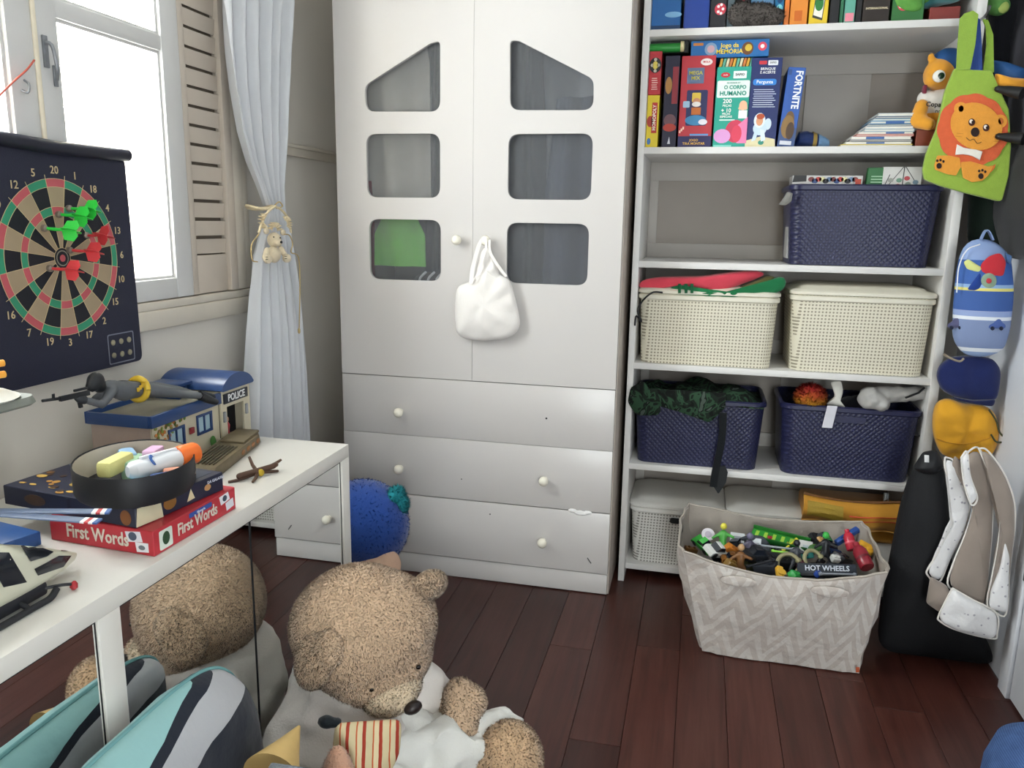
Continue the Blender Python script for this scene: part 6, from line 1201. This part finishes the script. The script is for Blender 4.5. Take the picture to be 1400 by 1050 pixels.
toy_car('white rally toy car near the left end of the fabric bag', '#d8dad6', '#e8e8e4', 976, 758, .315, .9, .5, 1.25); toy_car('lime green toy car at the left end of the fabric bag', '#3faa44', '#54c058', 962, 748, .305, 2.3, -.4, 1.1); toy_car('black toy car in the middle of the fabric bag', '#202227', '#2c2e33', 1035, 765, .315, .4, .2, 1.3); toy_car('charcoal toy car with grey roof in the fabric bag', '#2b2d33', '#6b7078', 1010, 752, .30, 1.2, -.3, 1.2); toy_car('dark blue toy car beside the red cartridge in the fabric bag', '#2a3a5c', '#1c2a48', 1132, 757, .30, 2.0, .3, 1.1); toy_car('black toy car with green lines near the card in fabric bag', '#17181b', '#2f7a3c', 1120, 745, .325, .7, .6, 1.35); toy_car('brown toy truck at the left end of the fabric bag', '#8a5a2c', '#6b4420', 1002, 770, .30, .2, .1, 1.0); toy_car('silver grey toy car behind the white card piece in fabric bag', '#7d838c', '#9aa0a8', 1050, 742, .30, 2.6, -.3, 1.2)
def toy(nm, lb, cat, px, py, z_, fn):
    q = PZ(px, py, z_); t = thing(nm, lb, cat, q, GT); fn(t, q); return t
def rot3(a, b, c): return Euler((a, b, c)).to_matrix()
def bar3(nm, q, M, s, c, t, bev=.002, off=(0, 0, 0)): return obox(nm, q+M @ (V(off)-V(s)/2), M @ V((s[0], 0, 0)), M @ V((0, s[1], 0)), M @ V((0, 0, s[2])), plastic(c) if isinstance(c, str) else c, t, bev)
def f_track(t, q):
    M = rot3(.35, .05, -.28); bar3('deck', q, M, (.20, .05, .008), '#2f8a34', t); bar3('side_rail', q, M, (.20, .006, .02), '#256f2a', t, .001, (0, .028, .006)); bar3('side_rail', q, M, (.20, .006, .02), '#1d5a24', t, .001, (0, -.028, .006))
    for k in range(6): bar3('arrow_mark', q, M, (.012, .03, .001), '#9fc84a', t, 0, (-.08+.03*k, 0, .005))
toy('toy_track', 'bright green plastic track piece standing at the back of fabric bag', 'toy track', 1066, 738, .345, f_track)
def f_dino(t, q):
    blob('body', [('cap', q, q+V((.06, 0, .01)), .016, .02), ('cap', q+V((.06, 0, .01)), q+V((.09, -.01, .035)), .014, .01), ('cap', q, q+V((-.07, .01, .0)), .013, .004)], plastic('#3a6a34', .5), t, .005, 2)
    for k in range(5): lathe('spike', [(.006, 0), (.004, .008), (.001, .014)], q+V((-.03+.022*k, 0, .016)), (0, -.2, 1), plastic('#b8a83a'), t, 8)
toy('toy_dinosaur', 'green toy dinosaur with yellow spikes in the fabric bag', 'toy animal', 1088, 752, .325, f_dino)
def f_card(c1, c2, s, e):
    def f(t, q):
        M = rot3(*e); bar3('card', q, M, (s[0], s[1], .0015), card(c1), t, 0); bar3('print', q, M, (s[0]*.5, s[1]*.3, .0005), card(c2), t, 0, (0, 0, .001))
    return f
toy('toy_card', 'white square card standing in the middle of the fabric bag', 'card', 1102, 748, .345, f_card('#dcdcd8', '#b8c4c8', (.05, .045), (1.0, .2, .3))); toy('toy_card', 'white label card beside a dark toy in the fabric bag', 'card', 1008, 735, .345, f_card('#d3d7da', '#9aa0a8', (.05, .035), (.9, 0, -.1)))
toy('toy_disc', 'round white disc standing at the left end of fabric bag', 'disc', 968, 731, .35, lambda t, q: (lathe('disc', [(.023, 0), (.024, .002), (.023, .005), (.004, .006)], q, (.1, -.8, .6), plastic('#d9d4da'), t, 20), lathe('disc_ring', [(.012, 0), (.011, .001)], q+V((.0005, -.005, .004)), (.1, -.8, .6), plastic('#b9aebc'), t, 16)))
def f_bag(t, q):
    puff('pouch', [q+V((.045*cos(a)*(1.3), .008*sin(a*2), .03*sin(a))) for a in [2*pi*k/16 for k in range(16)]], (0, -.8, .5), .02, .015, mat('#3b4048', .6, .2, 40), t, .004, 30); bar3('window_print', q+V((.0, -.018, .014)), rot3(.95, 0, -.1), (.05, .022, .002), '#cfd4d8', t)
toy('toy_pouch', 'slate grey toy pouch with pale window in the fabric bag', 'pouch', 1030, 742, .33, f_bag)
def ringf(c, r, th, e):
    def f(t, q):
        M = rot3(*e); tube('hoop', [q+M @ V((r*cos(a), r*sin(a), 0)) for a in [2*pi*.08+2*pi*.84*k/24 for k in range(25)]], th, plastic(c), t, 8)
        for k in (.08, .92): lathe('hoop_end', [(th*1.3, -.006), (th*1.5, 0), (th*1.3, .006)], q+M @ V((r*cos(2*pi*k), r*sin(2*pi*k), 0)), M @ V((-sin(2*pi*k), cos(2*pi*k), 0)), plastic(c), t, 8)
    return f
toy('toy_hoop', 'khaki plastic handcuff hoop left of the lettered track in fabric bag', 'toy hoop', 1078, 772, .325, ringf('#8a8464', .036, .007, (1.0, 0, 0))); toy('toy_hoop', 'khaki plastic handcuff hoop behind the lettered track in fabric bag', 'toy hoop', 1112, 766, .335, ringf('#94906c', .034, .007, (.9, .2, .4)))
def f_hw(t, q):
    M = rot3(1.0, -.08, .03); bar3('launcher', q, M, (.185, .034, .022), '#1f2530', t, .004); bar3('launcher_foot', q, M, (.19, .012, .03), '#16181d', t, .003, (0, -.02, -.004))
    text('HOT WHEELS', q+M @ V((0, 0, .0118)), M @ V((1, 0, 0)), M @ V((0, 1, 0)), .024, plastic('#c9ced8'), t, sx=.95, bold=.02)
toy('toy_launcher', 'black lettered track launcher lying at the front of the fabric bag', 'toy launcher', 1130, 778, .335, f_hw)
def f_cart(c, c2, d, L, r):
    def f(t, q):
        d2 = V(d).normalized(); lathe('bottle', [(r*.9, 0), (r, .004), (r, L*.65), (r*.7, L*.8), (r*.45, L*.86), (r*.45, L)], q, d2, mat(c, .25, .15, 40), t, 16, 40); lathe('collar', [(r*1.04, L*.3), (r*1.05, L*.31), (r*1.05, L*.38), (r*1.04, L*.39)], q, d2, plastic(c2), t, 16)
    return f
toy('toy_bottle', 'deep red toy bottle at the right end of the fabric bag', 'toy bottle', 1186, 776, .335, f_cart('#8f2734', '#6b1a26', (-.25, .75, .45), .10, .024)); toy('toy_bottle', 'bright red toy cylinder beside the yellow toy block in fabric bag', 'toy bottle', 1165, 752, .34, f_cart('#c02c40', '#e06070', (-.2, .6, .7), .075, .018))
def f_blk(c, s, e, c2=None):
    def f(t, q):
        M = rot3(*e); bar3('block', q, M, s, c, t, .004)
        for k in (-1, 1): lathe('stud', [(s[1]*.22, 0), (s[1]*.22, .004), (s[1]*.12, .005)], q+M @ V((s[0]*.22*k, 0, s[2]/2)), M @ V((0, 0, 1)), plastic(c2 or c), t, 10)
    return f
for lb, c, px, py, z_, s, e in (('yellow toy block at the right end of the fabric bag', '#d6a02c', 1183, 750, .35, (.055, .035, .03), (.5, .3, -.4)), ('long blue toy bar leaning at the back right of fabric bag', '#2a4f9a', 1158, 733, .355, (.10, .02, .02), (.2, -.5, .5)), ('orange toy block among the black cars in fabric bag', '#c87a2c', 1000, 752, .32, (.05, .03, .03), (.4, .6, .3)), ('tan toy block beside the white card in fabric bag', '#c9a066', 1122, 740, .35, (.04, .03, .025), (.6, .2, 1.0)), ('bronze toy block at the left front of the fabric bag', '#8a6a34', 998, 772, .315, (.035, .03, .03), (.3, .5, .6)), ('green toy gem block at the front of the fabric bag', '#2f9a48', 1086, 787, .318, (.035, .03, .025), (.5, .4, .8)), ('yellow toy figure block at the front of the fabric bag', '#d8a83a', 1066, 784, .318, (.022, .05, .02), (.6, .3, .3)), ('small royal blue block beside the lettered launcher', '#2c4a9a', 1118, 784, .32, (.035, .02, .02), (.5, .1, 1.2)), ('dark plum block left of the lettered launcher', '#5a2030', 1096, 772, .322, (.03, .025, .02), (.3, .4, 1.9)), ('brown toy log at the far left corner of the fabric bag', '#6b4a28', 944, 752, .30, (.05, .022, .022), (.2, .3, .5)), ('black toy block under the khaki hoops in fabric bag', '#1b1c20', 1062, 768, .31, (.09, .05, .04), (.3, .2, .4)), ('graphite toy block between track and cars in fabric bag', '#33363d', 1048, 776, .305, (.08, .045, .035), (.2, -.3, -.5)), ('black toy block behind the red bottle in fabric bag', '#1e1f24', 1150, 766, .315, (.07, .05, .04), (.3, .4, .9)), ('dark olive toy block near the left rim of fabric bag', '#3a3d28', 1022, 772, .30, (.06, .04, .03), (.4, .1, .2)), ('smoke grey toy block by the green track in fabric bag', '#5a5f66', 1040, 752, .315, (.07, .03, .025), (.5, -.2, -.6)), ('red toy block in front of the green track', '#a8303a', 1054, 738, .34, (.03, .022, .018), (.2, .5, .3)), ('teal toy block beside the toy dinosaur', '#2f7f78', 1104, 760, .318, (.04, .025, .02), (.1, .5, 2.2)), ('white toy block behind the lettered launcher', '#d2d2ce', 1142, 764, .335, (.03, .025, .02), (.5, .2, .4))):
    toy('toy_block', lb, 'toy block', px, py, z_, f_blk(c, s, e))
def f_stick(c, d, L, r=.004):
    def f(t, q):
        d2 = V(d).normalized(); tube('rod', [q-d2*L/2, q+d2*L/2], r, plastic(c), t, 8)
        for k in (-1, 1): lathe('rod_end', [(r*1.5, -.004), (r*1.8, 0), (r*1.4, .005)], q+d2*(L/2*k), d2*k, plastic(c), t, 8)
    return f
for lb, c, px, py, z_, d, L in (('silver toy sword lying across the fabric bag', '#9aa0a8', 1060, 748, .345, (1, -.3, .1), .12), ('black toy sword lying left of the hoops', '#23252b', 1040, 770, .335, (.8, .5, .1), .10), ('grey toy spear beside the lettered launcher', '#8d939c', 1145, 785, .338, (1, .2, .0), .11), ('yellow toy stick among the green toys', '#d8cf3a', 1080, 745, .345, (.6, .3, .5), .06), ('lime toy stick beside the green track', '#8fd04a', 1072, 755, .338, (.9, -.5, .2), .08)):
    toy('toy_stick', lb, 'toy stick', px, py, z_, f_stick(c, d, L))
def f_hero(c, c2):
    def f(t, q):
        blob('body', [('cap', q, q+V((.0, .012, .035)), .012, .015), ('cap', q+V((-.008, 0, 0)), q+V((-.02, -.02, -.03)), .009, .006), ('cap', q+V((.008, 0, 0)), q+V((.022, -.015, -.03)), .009, .006), ('cap', q+V((-.012, .01, .035)), q+V((-.035, 0, .02)), .007, .006), ('cap', q+V((.012, .01, .035)), q+V((.035, .0, .03)), .007, .006)], plastic(c), t, .004, 2); lathe('head', [(.004, -.01), (.011, -.004), (.012, .004), (.007, .012), (.002, .014)], q+V((0, .016, .06)), (0, .1, 1), plastic(c2), t, 14)
    return f
for lb, c, c2, px, py, z_ in (('black toy figure with green head lying in the fabric bag', '#1f2126', '#3fae4a', 1128, 757, .33), ('dark grey toy figure lying by the white card', '#3a3d44', '#22242a', 1088, 768, .318), ('purple grey toy figure near the left of the fabric bag', '#4a4658', '#6b6880', 1024, 758, .325), ('brown toy figure near the bronze block', '#7a5330', '#c09a70', 1012, 774, .305), ('green toy figure leaning at the left of the fabric bag', '#4fa048', '#d8cf4a', 988, 744, .33)):
    toy('toy_figure', lb, 'toy figure', px, py, z_, f_hero(c, c2))
# ------------------------------------------------------------------ origins to the middle of each mesh
bpy.data.scenes.remove(TS)
bpy.context.view_layer.update()
for o in list(bpy.data.objects):
    if o.type != 'MESH' or o.data.users > 1 or o.location.length > 1e-9: continue
    me = o.data; n = len(me.vertices)
    if not n: continue
    co = np.zeros(n*3); me.vertices.foreach_get('co', co); co = co.reshape(-1, 3); c = V(((co.min(0)+co.max(0))/2).tolist())
    cn = None
    me.transform(Matrix.Translation(-c)); o.location = c
    for ch in o.children: ch.matrix_parent_inverse = Matrix.Translation(-c) @ ch.matrix_parent_inverse
bpy.context.view_layer.update()
